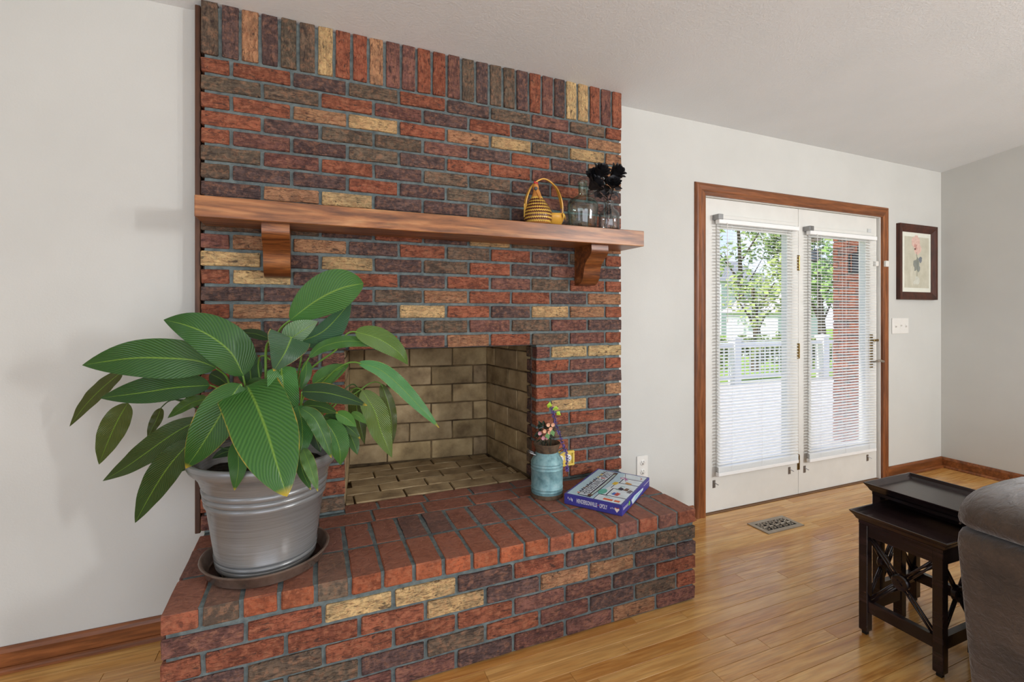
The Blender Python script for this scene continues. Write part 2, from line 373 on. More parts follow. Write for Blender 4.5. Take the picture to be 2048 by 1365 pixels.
def brick(parent, x0, x1, z0, z1, yf, dep, c, mat='brick', soldier=False, name='brick'):
    L, H = (z1-z0, x1-x0) if soldier else (x1-x0, z1-z0)
    o = put(name, bmesh_for(L, dep, H, mat), parent, ((x0+x1)/2, yf+dep/2+rb.uniform(-.0025, .0025), (z0+z1)/2), (0, R_(90), 0) if soldier else None)
    tone(o, c, rb); return o
OX0, OX1, OZ = .545, 1.485, 1.137      # firebox opening
FP = thing('fireplace_surround', 'tall chimney breast of mixed red, brown and buff bricks around the open firebox', 'fireplace', (1.0, .03, .414))
ROWS = {1: (0, 0, 2, 3, 0, 2, 3, 1, 3, 0),
        2: (3, 3, 0, 1, 2, 0, 2, 1, 5),
        3: (0, 0, 5, 4, 0, 5, 4, 3, 4, 5),
        4: (0, 2, 3, 3, 1, 2, 0, 2, 5),
        5: (0, 1, 2, 3, 2, 0, 0, 1, 2, 5),
        6: (3, 1, 0, 2, 3, 3, 2, 0, 2),
        7: (3, 2, 2, 0, 2, 3, 2, 1, 2, 2),
        8: (2, 5, 4, 2, 2, 3, 2, 2, 0),
        9: (2, 0, 3, 2, 1, 2, 0, 2, 2, 0),
        10: (3, 3, 2, 0, 2, 4, 3, 2, 5),
        11: (1, 5, 5, 2, 0, 3, 0, 2, 3, 0),
        12: (4, 2, 4, 2, 3, 0, 2, 1, 2),
        13: (0, 4, 2, 0, 2, 0, 1, 3, 0, 0),
        14: (2, 2, 1, 3, 5, 0, 0, 2, 5),
        15: (0, 5, 2, 2, 4, 0, 2, 4, 5, 0),
        16: (5, 2, 1, 2, 3, 1, 3, 1, 2),
        17: (1, 2, 2, 0, 1, 5, 0, 3, 1, 0),
        18: (0, 2, 1, 0, 0, 0, 0, 4, 4),
        19: (0, 1, 0, 0, 0, 0, 0, 3, 1, 0),
        20: (1, 0, 0, 0, 0, 0, 0, 1, 2),
        21: (0, 2, 0, 0, 0, 0, 0, 0, 3, 5),
        22: (2, 2, 1, 0, 0, 0, 0, 4, 1),
        23: (0, 0, 1, 0, 0, 0, 0, 5, 0, 3),
        24: (1, 0, 2, 0, 0, 0, 0, 3, 1),
        25: (0, 1, 0, 0, 0, 0, 0, 0, 1, 0),
        26: (0, 1, 0, 0, 0, 0, 0, 0, 1),
        27: (1, 2, 3, 0, 0, 0, 0, 3, 0, 0)}
W9 = 9*BP-.01
for r in range(1, 28):
    z1 = ZT-(r-1)*CP; z0 = z1-CP+JT; row = ROWS[r]; pieces = []
    if r % 2: edges = [0]+[BP/2+BP*i for i in range(9)]+[9*BP]
    else: edges = [BP*i for i in range(10)]
    npc = len(edges)-1
    for i in range(npc):
        a, b = edges[i], edges[i+1]-JT
        if r >= 18:
            if r % 2: c = row[i] if i < 3 else (row[i-10] if i >= 7 else RED)
            else: c = row[i] if i < 3 else (row[i-9] if i >= 7 else RED)
            if a < OX0 < b: b = OX0
            elif a < OX1 < b: a = OX1; c = rb.choice((RED, PURPLE, RED))
            elif a >= OX0 and b <= OX1: continue
            if b-a < .012: continue
        else: c = row[i]
        if r == 26 and abs(a-7*BP) < .02: a += .095        # the yellow outlet takes this end
        brick(FP, a, min(b, W9), z0, z1, 0.0, .058, c)
        if r == 26 and abs(a-7*BP-.095) < .02: pass
SOLD = (3, 2, 5, 2, 3, 3, 4, 0, 0, 5, 1, 1, 0, 0, 1, 3, 2, 3, 3, 2, 0, 1, 2, 4, 4, 0, 1, 0)
sp = (W9+JT)/28
for i in range(28):
    c = SOLD[i] if i < len(SOLD) else RED
    x0 = i*sp
    brick(FP, x0, x0+sp-JT, ZT+JT, zc(x0, 0)-.001, 0.0, .058, c, soldier=True)
bm = bmesh.new()
for (a, b, z0, z1) in ((.012, OX0-.003, .414, OZ+.004), (OX1+.003, W9-.012, .414, OZ+.004), (.012, W9-.012, OZ+.004, 2.535)): box(bm, a, b, .010, WB+.002, z0, z1)
box(bm, .002, W9, WB+.002, WB+.05, 1.39, 2.51); box(bm, .002, .44, WB+.002, WB+.05, .414, 1.39); box(bm, 1.61, W9, WB+.002, WB+.05, .414, 1.39)
obj('mortar', bm, M['mortar'], FP)
# reveals of the opening (dark brick returns) and the steel lintel
for i in range(10):
    z1 = ZT-(17+i)*CP; z0 = z1-CP+JT
    o = brick(FP, OX1-.002, OX1+.055, z0, z1, .062, .058, rb.choice((OLIVE, DARK)))
    o = brick(FP, OX0-.055, OX0+.002, z0, z1, .062, .058, rb.choice((MIXED, PURPLE, OLIVE)))
bxo('lintel', OX0-.05, OX1+.05, .003, .10, OZ-.004, OZ+.003, M['black'], FP)

# ---- firebox
FBX = thing('firebox', 'open firebox lined with tan firebrick blocks and sooty joints', 'firebox', (1.02, .4, .413))
Z0 = .413; yb = .63; FH, FL = .112, .2585
bL, bR = (.612, .675), (1.424, .592); fL, fR = (.553, .085), (1.497, .115)
def fwall(p, q, rows, offs, flip=1):
    p, q = Vector((*p, 0)), Vector((*q, 0)); L = (q-p).length; t = (q-p)/L; nrm = Vector((-t.y, t.x, 0))*flip
    ang = math.atan2(t.y, t.x)
    for r in range(rows):
        z0 = Z0+.004+r*FH; s = offs[r % 2]-FL
        while s < L:
            a, b = max(s, 0), min(s+FL-.007, L); s += FL
            if b-a < .02: continue
            me = bmesh_for(b-a, .06, FH-.007, 'firebrick'); c = p+t*(a+b)/2-nrm*.03+Vector((0, 0, z0+FH/2))
            o = put('firebrick', me, FBX, c, (0, 0, ang)); j = rb.uniform(.82, 1.1); o.color = (j, j, j*rb.uniform(.92, 1.02), 1)
fwall(bL, bR, 8, (.215, .085), -1)
fwall(bR, fR, 8, (.26, .10), -1)
fwall(fL, bL, 8, (.2, .07), -1)
bm = bmesh.new()
def slab(p, q, off, z0, z1, th, flip):
    p, q = Vector((*p, 0)), Vector((*q, 0)); t = (q-p).normalized(); n = Vector((-t.y, t.x, 0))*flip
    a = p-n*off-t*.03; b = q-n*off+t*.03; prism(bm, [a+Vector((0, 0, z0)), b+Vector((0, 0, z0)), b-n*th+Vector((0, 0, z0)), a-n*th+Vector((0, 0, z0))], (0, 0, z1-z0), None)
slab(bL, bR, .006, .35, 1.36, .08, -1); slab(bR, fR, .006, .35, 1.36, .08, -1); slab(fL, bL, .006, .35, 1.36, .08, -1)
box(bm, .45, 1.6, .02, .72, 1.33, 1.38)
box(bm, .5, 1.55, .09, .72, .33, .405)
obj('fire_mortar', bm, M['mortar_soot'], FBX)
bm = bmesh.new(); box(bm, .5, 1.55, .075, .14, 1.150, 1.34); obj('smoke_chamber', bm, M['black'], FBX)
# firebox floor: four courses of tan brick
yy = .098
for r in range(5):
    y1 = yy+.108; s = .40+(.09 if r % 2 else -.04)
    while s < 1.62:
        a, b = s, s+.232; s += .239
        lo = fL[0]+(bL[0]-fL[0])*max(0, (yy-.085)/.59); hi = fR[0]+(bR[0]-fR[0])*max(0, (y1-.115)/.477)
        a, b = max(a, lo), min(b, hi)
        if b-a < .02: continue
        o = put('firebrick', bmesh_for(b-a, y1-yy-.006, .05, 'firebrick'), FBX, ((a+b)/2, (yy+y1)/2, Z0-.024+rb.uniform(-.001, .001))); j = rb.uniform(.9, 1.15); o.color = (j, j, j, 1)
    yy = y1
# damper plate glimpsed under the lintel
bm = bmesh.new(); pts = [(.98+.1*i, .25+.02*math.sin(i), 1.135-.012*math.sin(i*math.pi/4)) for i in range(5)]
tube(bm, pts, .012, 6); obj('damper_lip', bm, M['black'], FBX)

# ---- hearth
YH = -.565; HZ = .413; HCP = .0682
HE = thing('hearth', 'raised brick hearth with orange header bricks along its front edge', 'hearth', (1.0, -.28, 0))
hd = W9/19.0+.0004
HF = (0, 3, 6, 6, 7, 6, 6, 6, 6, 6, 6, 6, 0, 6, 6, 1, 0, 1, 0)
for i in range(19):
    x0 = i*hd
    L1 = .2065
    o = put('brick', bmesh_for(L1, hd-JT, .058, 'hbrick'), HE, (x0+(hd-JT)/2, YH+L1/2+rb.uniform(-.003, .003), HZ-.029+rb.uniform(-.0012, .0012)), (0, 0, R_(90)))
    tone(o, OLIVE if HF[i] == BLACK else HF[i], rb)
    if i in (7, 8): c = BLACK
    else: c = rb.choice((RED, RED, PURPLE))
    y0 = -.346
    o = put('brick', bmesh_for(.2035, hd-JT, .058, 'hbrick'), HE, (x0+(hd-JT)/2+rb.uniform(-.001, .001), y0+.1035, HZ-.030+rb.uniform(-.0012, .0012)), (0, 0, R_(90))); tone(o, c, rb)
for (y0, y1, xs, xe, off) in ((-.130, -.012, 0, W9, .0), (-.003, .089, OX0, OX1, .09)):
    s = off
    s = {0: -.015, .09: .47}[off]
    while s < xe:
        a, b = max(s, xs), min(s+BP-.009, xe); s += BP
        if b-a < .02: continue
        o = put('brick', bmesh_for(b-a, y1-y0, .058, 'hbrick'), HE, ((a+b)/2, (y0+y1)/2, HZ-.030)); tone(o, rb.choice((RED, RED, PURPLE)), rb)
HROW = {1: (1, 0, 4, 4, 2, 0, 2, 3, 3), 2: (0, 0, 0, 0, 4, 2, 5, 5, 2, 2), 3: (2, 3, 0, 0, 0, 1, 1, 2, 0), 4: (1, 3, 3, 2, 3, 0, 1, 2, 3, 0), 5: (1, 0, 1, 1, 2, 1, 1, 5, 1)}
ZR1 = .3787-.042
for r in range(1, 6):
    z1 = ZR1-(r-1)*HCP; z0 = z1-HCP+.0102
    edges = [BP*i for i in range(10)] if r % 2 else [0]+[BP/2+BP*i for i in range(9)]+[9*BP]
    for i in range(len(edges)-1):
        a, b = edges[i], min(edges[i+1]-JT, W9); brick(HE, a, b, z0, z1, YH+.003, .09, HROW[r][i])
bm = bmesh.new(); box(bm, .012, W9-.012, YH+.013, WB, .001, .345); box(bm, .012, W9-.012, YH+.010, WB, .345, HZ-.0028); obj('mortar', bm, M['mortar'], HE)
# end bricks of the hearth (returns on both sides)
for r in range(1, 6):
    z1 = ZR1-(r-1)*HCP; z0 = z1-HCP+.0102
    for xs in (0.003, W9-.093):
        yy = YH+.10
        while yy < WB-.03:
            L = min(.2145, WB-yy)
            o = put('brick', bmesh_for(L, .09, z1-z0, 'brick'), HE, (xs+.045, yy+L/2, (z0+z1)/2), (0, 0, R_(90))); tone(o, rb.choice((RED, PURPLE, DARK, OLIVE)), rb); yy += .225
# ---- mantel shelf and corbels
MT = thing('mantel_shelf', 'thick knotty wood mantel beam on two scrolled corbels across the brickwork', 'mantel', (1.0, -.1, 1.645))
bm = bmesh.new(); box(bm, .016, 2.012, -.2, .002, 1.6475, 1.7275, .0025); obj('beam', bm, M['mantel'], MT)
def corbel(xa, xb):
    prof = [(0, 1.647), (-.168, 1.647), (-.170, 1.622), (-.166, 1.604), (-.152, 1.588), (-.130, 1.574), (-.110, 1.556), (-.098, 1.532), (-.092, 1.506), (-.086, 1.482), (-.074, 1.464), (-.056, 1.452), (-.036, 1.447), (0, 1.447)]
    bm = bmesh.new(); prism(bm, [(xa, y, z) for y, z in prof], (xb-xa, 0, 0), None)
    bmesh.ops.bevel(bm, geom=[e for e in bm.edges if len(e.link_faces) == 2 and e.calc_face_angle() > 1.2], offset=.002, segments=1, affect='EDGES')
    obj('corbel', bm, M['corbel'], MT, smooth=True, auto=40)
corbel(.2295, .3285); corbel(1.711, 1.811)
# ================================================================== glazed double door
DX0, DXM, DX1, DZ = 2.734, 3.622, 4.512, 2.046
DY = .132
door = bxo('door_1', 2.716, 4.534, .112, .268, -.018, .0045, plain('door_sill', S(120, 84, 50), .5), None); struct(door)
bm = bmesh.new(); box(bm, 2.7155, 2.7335, .1105, .268, .005, 2.061); box(bm, 4.5165, 4.5345, .1105, .268, .005, 2.061); box(bm, 2.7335, 4.5165, .1105, .268, 2.048, 2.061); obj('jamb', bm, M['white'], door)
def casing():
    prof = [(0, 0), (0, .016), (.010, .019), (.022, .0195), (.034, .015), (.046, .0155), (.058, .018), (.070, .017), (.078, .010), (.080, 0)]
    def strip(p0, p1, out, m0, m1):
        p0, p1, out = Vector(p0), Vector(p1), Vector(out); a, b = [], []
        bm = bmesh.new(); t = (p1-p0).normalized()
        for u, h in prof:
            base = out*u+Vector((0, -h, 0))
            a.append(bm.verts.new(p0+base+t*m0*u)); b.append(bm.verts.new(p1+base+t*m1*u))
        n = len(a); bm.faces.new(a); bm.faces.new(b[::-1])
        for i in range(n): bm.faces.new((a[i], b[i], b[(i+1) % n], a[(i+1) % n]))
        return bm
    y = WR
    obj('side_casing', strip((2.722, y, .001), (2.722, y, 2.052), (-1, 0, 0), 0, 1), M['trimv'], door)
    obj('side_casing', strip((4.526, y, .001), (4.526, y, 2.052), (1, 0, 0), 0, 1), M['trimv'], door)
    obj('head_casing', strip((2.722, y, 2.052), (4.526, y, 2.052), (0, 0, 1), -1, 1), M['trim'], door)
casing()
GZ0, GZ1 = .30, 1.862
def leaf_panel(x0, x1, gx0, gx1, name):
    bm = bmesh.new(); y0, y1 = DY, DY+.045
    z0 = .008
    box(bm, x0, gx0, y0, y1, z0, DZ); box(bm, gx1, x1, y0, y1, z0, DZ); box(bm, gx0, gx1, y0, y1, z0, GZ0); box(bm, gx0, gx1, y0, y1, GZ1, DZ)
    p = obj(name, bm, M['white'], door)
    # raised glazing bead around the pane
    bm = bmesh.new(); b = .022
    for (a, c, d, e) in ((gx0-b, gx0+.008, GZ0-b, GZ1+b), (gx1-.008, gx1+b, GZ0-b, GZ1+b), (gx0, gx1, GZ0-b, GZ0+.008), (gx0, gx1, GZ1-.008, GZ1+b)): box(bm, a, c, DY-.008, DY+.001, d, e, .003)
    obj('glazing_bead', bm, M['white'], p)
    bxo('glass_pane', gx0-.002, gx1+.002, DY+.018, DY+.024, GZ0-.002, GZ1+.002, M['glass'], p)
    return p
PL = leaf_panel(DX0, DXM-.0015, 2.868, 3.508, 'door_leaf'); PR = leaf_panel(DXM+.0015, DX1, 3.742, 4.372, 'door_leaf')
for z in (1.66, 1.03, .235):
    bm = bmesh.new(); box(bm, DXM-.012, DXM+.010, DY-.0045, DY+.001, z-.055, z+.055, .001)
    for q in range(3): tube(bm, [(DXM, DY-.006, z-.05+q*.034), (DXM, DY-.006, z-.05+q*.034+.031)], .006, 8)
    obj('hinge', bm, M['brass'], PL)
# handle set on the right leaf
bm = bmesh.new(); box(bm, 4.418, 4.458, DY-.008, DY, .875, 1.135, .003); HND = obj('lock_plate', bm, M['brass'], PR)
bm = bmesh.new(); tube(bm, spline([(4.438, DY-.008, .925), (4.438, DY-.05, .93), (4.455, DY-.056, .935), (4.50, DY-.056, .925)], 5), [.009]*16, 10); obj('lever', bm, M['nickel'], HND)
bm = bmesh.new(); tube(bm, [(4.438, DY-.008, 1.09), (4.438, DY-.03, 1.09)], .016, 14); box(bm, 4.418, 4.475, DY-.040, DY-.028, 1.082, 1.100, .003); obj('thumb_turn', bm, M['brass'], HND)
# magnetic door sensor: two little white blocks
t = thing('door_sensor', 'small two-piece white door contact on the right casing of the glazed door', 'sensor', (4.50, .09, 1.69))
bxo('sensor_body', 4.472, 4.506, DY-.022, DY-.001, 1.668, 1.708, M['plastic'], t, .004); bxo('magnet', 4.530, 4.566, .072, .0935, 1.662, 1.710, M['plastic'], t, .004)
bm = bmesh.new(); box(bm, 4.395, 4.44, DY-.004, DY-.0005, 1.93, 1.958, .001); tag(obj('alarm_sticker', bm, plain('sticker', S(205, 206, 204), .5)), 'small pale sticker at the top right of the right door leaf', 'sticker')

# ------------------------------------------------------------------ venetian blinds
def blind(label, x0, x1, ztop, zbot, nsl, wand):
    t = thing('venetian_blind', label, 'blind', ((x0+x1)/2, .1, ztop), None)
    yc = .1005
    bm = bmesh.new(); box(bm, x0-.002, x1+.002, yc-.018, yc+.016, ztop, ztop+.030, .003); obj('head_rail', bm, M['blind'], t)
    bm = bmesh.new(); box(bm, x0+.03, x1-.012, yc-.004, DY-.003, ztop+.034, ztop+.058, .002); obj('valance', bm, M['white'], t)
    bm = bmesh.new(); box(bm, x0-.012, x0+.03, yc-.022, DY-.001, ztop+.026, ztop+.060, .002); obj('bracket', bm, M['steel'], t)
    # one slat: shallow curved section, slightly tilted
    bm = bmesh.new(); sw = .0255; L = x1-x0; tl = R_(15); rows = []
    for i in range(5):
        u = (i/4-.5)*sw; h = .0018*(1-(2*u/sw)**2); yy = u*math.cos(tl)-h*math.sin(tl); zz = u*math.sin(tl)+h*math.cos(tl)
        rows.append([(-L/2, yy, zz), (L/2, yy, zz)])
    top = [[bm.verts.new(p) for p in r] for r in rows]; bot = [[bm.verts.new((p[0], p[1], p[2]-.0007)) for p in r] for r in rows]
    for i in range(4):
        bm.faces.new((top[i][0], top[i][1], top[i+1][1], top[i+1][0])); bm.faces.new((bot[i+1][0], bot[i+1][1], bot[i][1], bot[i][0]))
    for i in (0, 4): bm.faces.new((top[i][0], bot[i][0], bot[i][1], top[i][1]))
    me = fin(bm, 'slat', M['blind'])
    step = (ztop-.012-(zbot+.058))/(nsl-1)
    for i in range(nsl): put('slat', me, t, ((x0+x1)/2, yc, ztop-.012-i*step), (R_(rnd_.uniform(-1.2, 1.2)), 0, 0))
    for i in range(5): put('slat', me, t, ((x0+x1)/2, yc, zbot+.030+i*.0062))
    bm = bmesh.new(); box(bm, x0-.002, x1+.002, yc-.014, yc+.014, zbot, zbot+.024, .003); obj('bottom_rail', bm, M['blind'], t)
    for fx in (.155, .52, .885):
        x = x0+L*fx; bm = bmesh.new()
        for yy in (yc-.0135, yc+.0135): tube(bm, [(x, yy, zbot+.02), (x, yy, ztop+.002)], .0009, 4)
        obj('ladder_cord', bm, M['blind'], t)
    x = x0+.085*L; bm = bmesh.new(); tube(bm, [(x, yc-.022, ztop+.006), (x, yc-.024, ztop-wand)], .0022, 6); tube(bm, [(x, yc-.024, ztop-wand), (x, yc-.024, ztop-wand-.02)], .004, 6); obj('wand', bm, M['plastic'], t)
    for x in (x0-.01, x1-.05):
        bm = bmesh.new(); box(bm, x, x+.024, DY-.002, DY-.0005, zbot-.085, zbot-.035); tube(bm, [(x+.012, DY-.002, zbot-.05), (x+.03, DY-.022, zbot-.062)], .003, 6); obj('hold_down_clip', bm, M['steel'], t)
    return t
rnd_ = random.Random(3)
blind('white slatted blind with open slats covering the left glazed door leaf', 2.826, 3.568, 1.878, .246, 76, .62)
blind('white slatted blind with open slats covering the right glazed door leaf', 3.684, 4.436, 1.862, .236, 76, .5)

# ================================================================== things on the back wall
def outlet_face(t, x, z, y, mat, k=1.0):
    for dz in (.024*k, -.024*k):
        bm = bmesh.new(); lathe(bm, (0, 0, 0), [(0, .003), (.0155*k, .003), (.0170*k, 0)], 20); bmesh.ops.rotate(bm, verts=bm.verts, cent=(0, 0, 0), matrix=Matrix.Rotation(R_(90), 3, 'X'))
        for v in bm.verts: v.co += Vector((x, y, z+dz))
        s = obj('socket', bm, mat, t, True)
        bm = bmesh.new(); box(bm, x-.0075*k, x-.0050*k, y-.0036, y-.0028, z+dz, z+dz+.009*k); box(bm, x+.0050*k, x+.0075*k, y-.0036, y-.0028, z+dz, z+dz+.009*k); box(bm, x-.003*k, x+.003*k, y-.0036, y-.0028, z+dz-.009*k, z+dz-.004*k)
        obj('slots', bm, M['black'], s)
t = thing('wall_outlet', 'white double electrical outlet on the painted wall beside the hearth', 'outlet', (2.238, .105, .377))
bm = bmesh.new(); box(bm, 2.197, 2.279, .104, WR-.0005, .310, .444, .003); obj('cover_plate', bm, M['plastic'], t)
outlet_face(t, 2.238, .377, .104, M['plastic'], 1.15)
t = thing('brick_outlet', 'yellow outlet set in the brickwork behind the teal milk can', 'outlet', (1.665, -.01, .53))
bm = bmesh.new(); x0, x1, z0, z1 = 1.587, 1.703, .488, .566; e = .012
box(bm, x0, x1, -.006, .004, z0, z1)
for (a, b, c, d) in ((x0, x1, z1-e, z1), (x0, x1, z0, z0+e), (x0, x0+e, z0+e, z1-e), (x1-e, x1, z0+e, z1-e)): box(bm, a, b, -.016, -.006, c, d, .003)
obj('cover_plate', bm, M['yellow'], t)
for dx in (-.024, .024):
    bm = bmesh.new(); lathe(bm, (0, 0, 0), [(0, .003), (.018, .003), (.020, 0)], 20); bmesh.ops.rotate(bm, verts=bm.verts, cent=(0, 0, 0), matrix=Matrix.Rotation(R_(90), 3, 'X'))
    for v in bm.verts: v.co += Vector((1.645+dx, -.006, .527))
    s = obj('socket', bm, M['plastic'], t, True)
    bm = bmesh.new(); xx = 1.645+dx; box(bm, xx, xx+.009, -.0098, -.0088, .533, .536); box(bm, xx, xx+.009, -.0098, -.0088, .519, .522); box(bm, xx-.010, xx-.004, -.0098, -.0088, .524, .530); obj('slots', bm, M['black'], s)
t = thing('light_switch', 'wide white three-gang switch plate under the framed rose print', 'switch', (4.772, .105, 1.198))
bm = bmesh.new(); box(bm, 4.664, 4.880, .1045, WR-.0005, 1.136, 1.262, .003); obj('cover_plate', bm, M['plastic'], t)
for i in range(3):
    x = 4.705+.067*i
    bm = bmesh.new(); box(bm, x-.006, x+.006, .103, .1045, 1.184, 1.212); v = box(bm, x-.004, x+.004, .092, .104, 1.196 if i % 2 else 1.188, 1.208 if i % 2 else 1.200); obj('toggle', bm, M['plastic'], t)
# framed print
pf = thing('picture_frame', 'narrow dark wood frame with a faded pink rose print by the corner', 'picture', (4.98, .09, 1.715))
X0, X1, Z0_, Z1_ = 4.722, 5.236, 1.412, 2.020; fw = .062
def rail(pts):
    bm = bmesh.new(); (xa, za), (xb, zb), (xc, zc_), (xd, zd) = pts
    # outer edge xa,xb ; inner edge xc,xd : bevelled moulding, deepest at the outside
    v = [bm.verts.new(p) for p in ((xa, .1095, za), (xb, .1095, zb), (xc, .1095, zc_), (xd, .1095, zd), (xa, .080, za), (xb, .080, zb), (xc, .097, zc_), (xd, .097, zd))]
    m_ = [bm.verts.new(((v[4].co*.62+v[7].co*.38)+Vector((0, -.006, 0)))), bm.verts.new(((v[5].co*.62+v[6].co*.38)+Vector((0, -.006, 0))))]
    bm.faces.new((v[4], v[5], m_[1], m_[0])); bm.faces.new((m_[0], m_[1], v[6], v[7])); bm.faces.new((v[0], v[1], v[5], v[4])); bm.faces.new((v[2], v[3], v[7], v[6]))
    bm.faces.new((v[0], v[3], v[2], v[1])); bm.faces.new((v[1], v[2], v[6], m_[1], v[5])); bm.faces.new((v[3], v[0], v[4], m_[0], v[7])); return bm
O = [(X0, Z0_), (X1, Z0_), (X1, Z1_), (X0, Z1_)]; I = [(X0+fw, Z0_+fw), (X1-fw, Z0_+fw), (X1-fw, Z1_-fw), (X0+fw, Z1_-fw)]
for i in range(4): obj('frame_rail', rail([O[i], O[(i+1) % 4], I[(i+1) % 4], I[i]]), M['frame'], pf)
mat_ = bxo('mat_board', X0+fw-.004, X1-fw+.004, .1005, .106, Z0_+fw-.004, Z1_-fw+.004, plain('mat_board', S(226, 226, 212), .8, .2, 0, .02), pf)
k = NT('print_paper', .8, .1); v = k.coord(rnd=False); k.base(k.ramp(k.noise(v, 12, 5), (.3, S(186, 182, 162)), (.7, S(204, 200, 182)))); PP = k.m
prn = bxo('print', X0+fw+.030, X1-fw-.026, .0995, .1006, Z0_+fw+.034, Z1_-fw-.034, PP, pf)
rp = random.Random(21)
def petals(cx, cz, rr, n, mat, name, y, jit=.4, asp=1):
    bm = bmesh.new()
    for i in range(n):
        a = rp.uniform(0, 6.28); d = rr*rp.uniform(.0, .75); px, pz = cx+d*math.cos(a), cz+d*math.sin(a)*asp; s = rr*rp.uniform(.25, .5)
        y -= .00002
        vs = [bm.verts.new((px+s*(1+jit*rp.uniform(-.5, .5))*math.cos(q*.785+a), y, pz+s*(1+jit*rp.uniform(-.5, .5))*math.sin(q*.785+a)*asp)) for q in range(8)]; bm.faces.new(vs)
    return obj(name, bm, mat, prn, recalc=False)
k = NT('rose_tint', .8, .1); v = k.coord(rnd=False); k.base(k.ramp(k.noise(v, 60, 4), (.3, S(206, 168, 156)), (.7, S(222, 196, 182)))); PK = k.m
petals(4.975, 1.86, .075, 26, PK, 'rose_bloom', .0992)
petals(4.965, 1.835, .030, 7, plain('rose_heart', S(196, 146, 134), .8), 'rose_heart', .0987)
petals(4.985, 1.70, .055, 12, plain('print_leaf', S(134, 138, 130), .8), 'rose_leaves', .0992, .9, 1.2)
petals(5.03, 1.745, .03, 6, plain('print_leaf_dark', S(118, 124, 130), .8), 'rose_leaves', .0987, .9)
petals(4.985, 1.565, .05, 14, plain('rose_pale', S(206, 206, 192), .8), 'pale_blooms', .0992)
petals(4.905, 1.60, .02, 10, plain('print_stem', S(206, 202, 184), .8), 'pale_stem', .0992, .6, 4)
bm = bmesh.new(); tube(bm, [(4.975, .0992, 1.80), (4.985, .0992, 1.72), (4.98, .0992, 1.60)], .002, 4); obj('rose_stem', bm, plain('print_stem2', S(120, 124, 108), .8), prn)
# floor register
t = thing('floor_register', 'scrolled metal floor register set in the oak boards by the door', 'vent', (3.03, -.155, 0))
x0, x1, y0, y1 = 2.882, 3.186, -.231, -.080; e = .028
bm = bmesh.new(); vs = []
for (a, b, c, d) in ((x0, x1, y0, y0+e), (x0, x1, y1-e, y1), (x0, x0+e, y0+e, y1-e), (x1-e, x1, y0+e, y1-e)): box(bm, a, b, c, d, .0004, .006)
obj('rim', bm, M['nickel'], t); bxo('duct_dark', x0+.02, x1-.02, y0+.02, y1-.02, .0003, .0012, M['black'], t)
bm = bmesh.new(); xa, xb, ya, yb = x0+e, x1-e, y0+e, y1-e; n = 5; cw = (xb-xa)/n; ym = (ya+yb)/2
for i in range(n):
    cx = xa+cw*(i+.5)
    for s in (1, -1):
        tube(bm, [(cx+.40*cw*(1-q/14*.72)*math.cos(q*.55+(0 if s > 0 else math.pi)), ym+s*.024+.021*(1-q/14*.72)*math.sin(q*.55), .0045) for q in range(14)], .0030, 5)
    tube(bm, [(cx-.5*cw, ya, .0042), (cx-.2*cw, ym-.01, .0042), (cx+.2*cw, ym+.01, .0042), (cx+.5*cw, yb, .0042)], .0028, 5)
    tube(bm, [(cx-.5*cw, yb, .0042), (cx-.35*cw, ym+.02, .0042), (cx, ym+.034, .0042), (cx+.2*cw, yb, .0042)], .0028, 5)
tube(bm, [(xa, ym, .004), (xb, ym, .004)], .0028, 5); obj('scroll_grille', bm, M['nickel'], t)
# ================================================================== outside, seen through the door
GZ = -.55
k = NT('lawn', .95, .05); v = k.coord(rnd=False); k.base(k.ramp(k.noise(v, .9, 6), (.3, S(110, 150, 52)), (.7, S(168, 196, 84)))); 
bm = bmesh.new(); box(bm, -30, 60, .6, 70, GZ-.2, GZ); struct(obj('lawn', bm, k.m))
k = NT('deck_board', .7, .2); v = k.coord(scale=(12, 1, 12)); k.base(k.ramp(k.noise(v, 1.2, 4), (.3, S(190, 182, 172)), (.7, S(214, 206, 196)))); MD = k.m
deck = struct(bxo('deck', 1.2, 14.2, .275, 4.72, -.20, -.085, M['mortar']))
bm = bmesh.new(); box(bm, -.0685, .0685, 0, 4.43, -.028, 0, .002); me = fin(bm, 'deck_board', MD); i = 0
while 1.3+i*.143 < 14.1: put('deck_board', me, deck, (1.3+i*.143, .28, -.056)); i += 1
# railing at the end of the deck
rl = thing('deck_railing', 'white porch railing with square posts along the far edge of the deck', 'railing', (8.0, 4.6, -.056))
for x in (2.9, 5.4, 7.9, 10.4, 12.9):
    bm = bmesh.new(); box(bm, x-.085, x+.085, 4.515, 4.685, -.056, .80, .004); box(bm, x-.11, x+.11, 4.49, 4.71, .80, .835, .006); v0 = [bm.verts.new(p) for p in ((x-.1, 4.50, .835), (x+.1, 4.50, .835), (x+.1, 4.70, .835), (x-.1, 4.70, .835), (x, 4.60, .885))]
    for q in ((0, 1, 4), (1, 2, 4), (2, 3, 4), (3, 0, 4)): bm.faces.new([v0[i] for i in q])
    obj('post', bm, M['white'], rl)
bxo('top_rail', 1.4, 14, 4.545, 4.655, .66, .745, M['white'], rl, .005); bxo('bottom_rail', 1.4, 14, 4.565, 4.635, .06, .12, M['white'], rl, .004)
bm = bmesh.new(); box(bm, -.011, .011, 4.589, 4.611, .12, .66); me = fin(bm, 'baluster', M['white']); x = 1.55
while x < 13.9: put('baluster', me, rl, (x, 0, 0)); x += .135
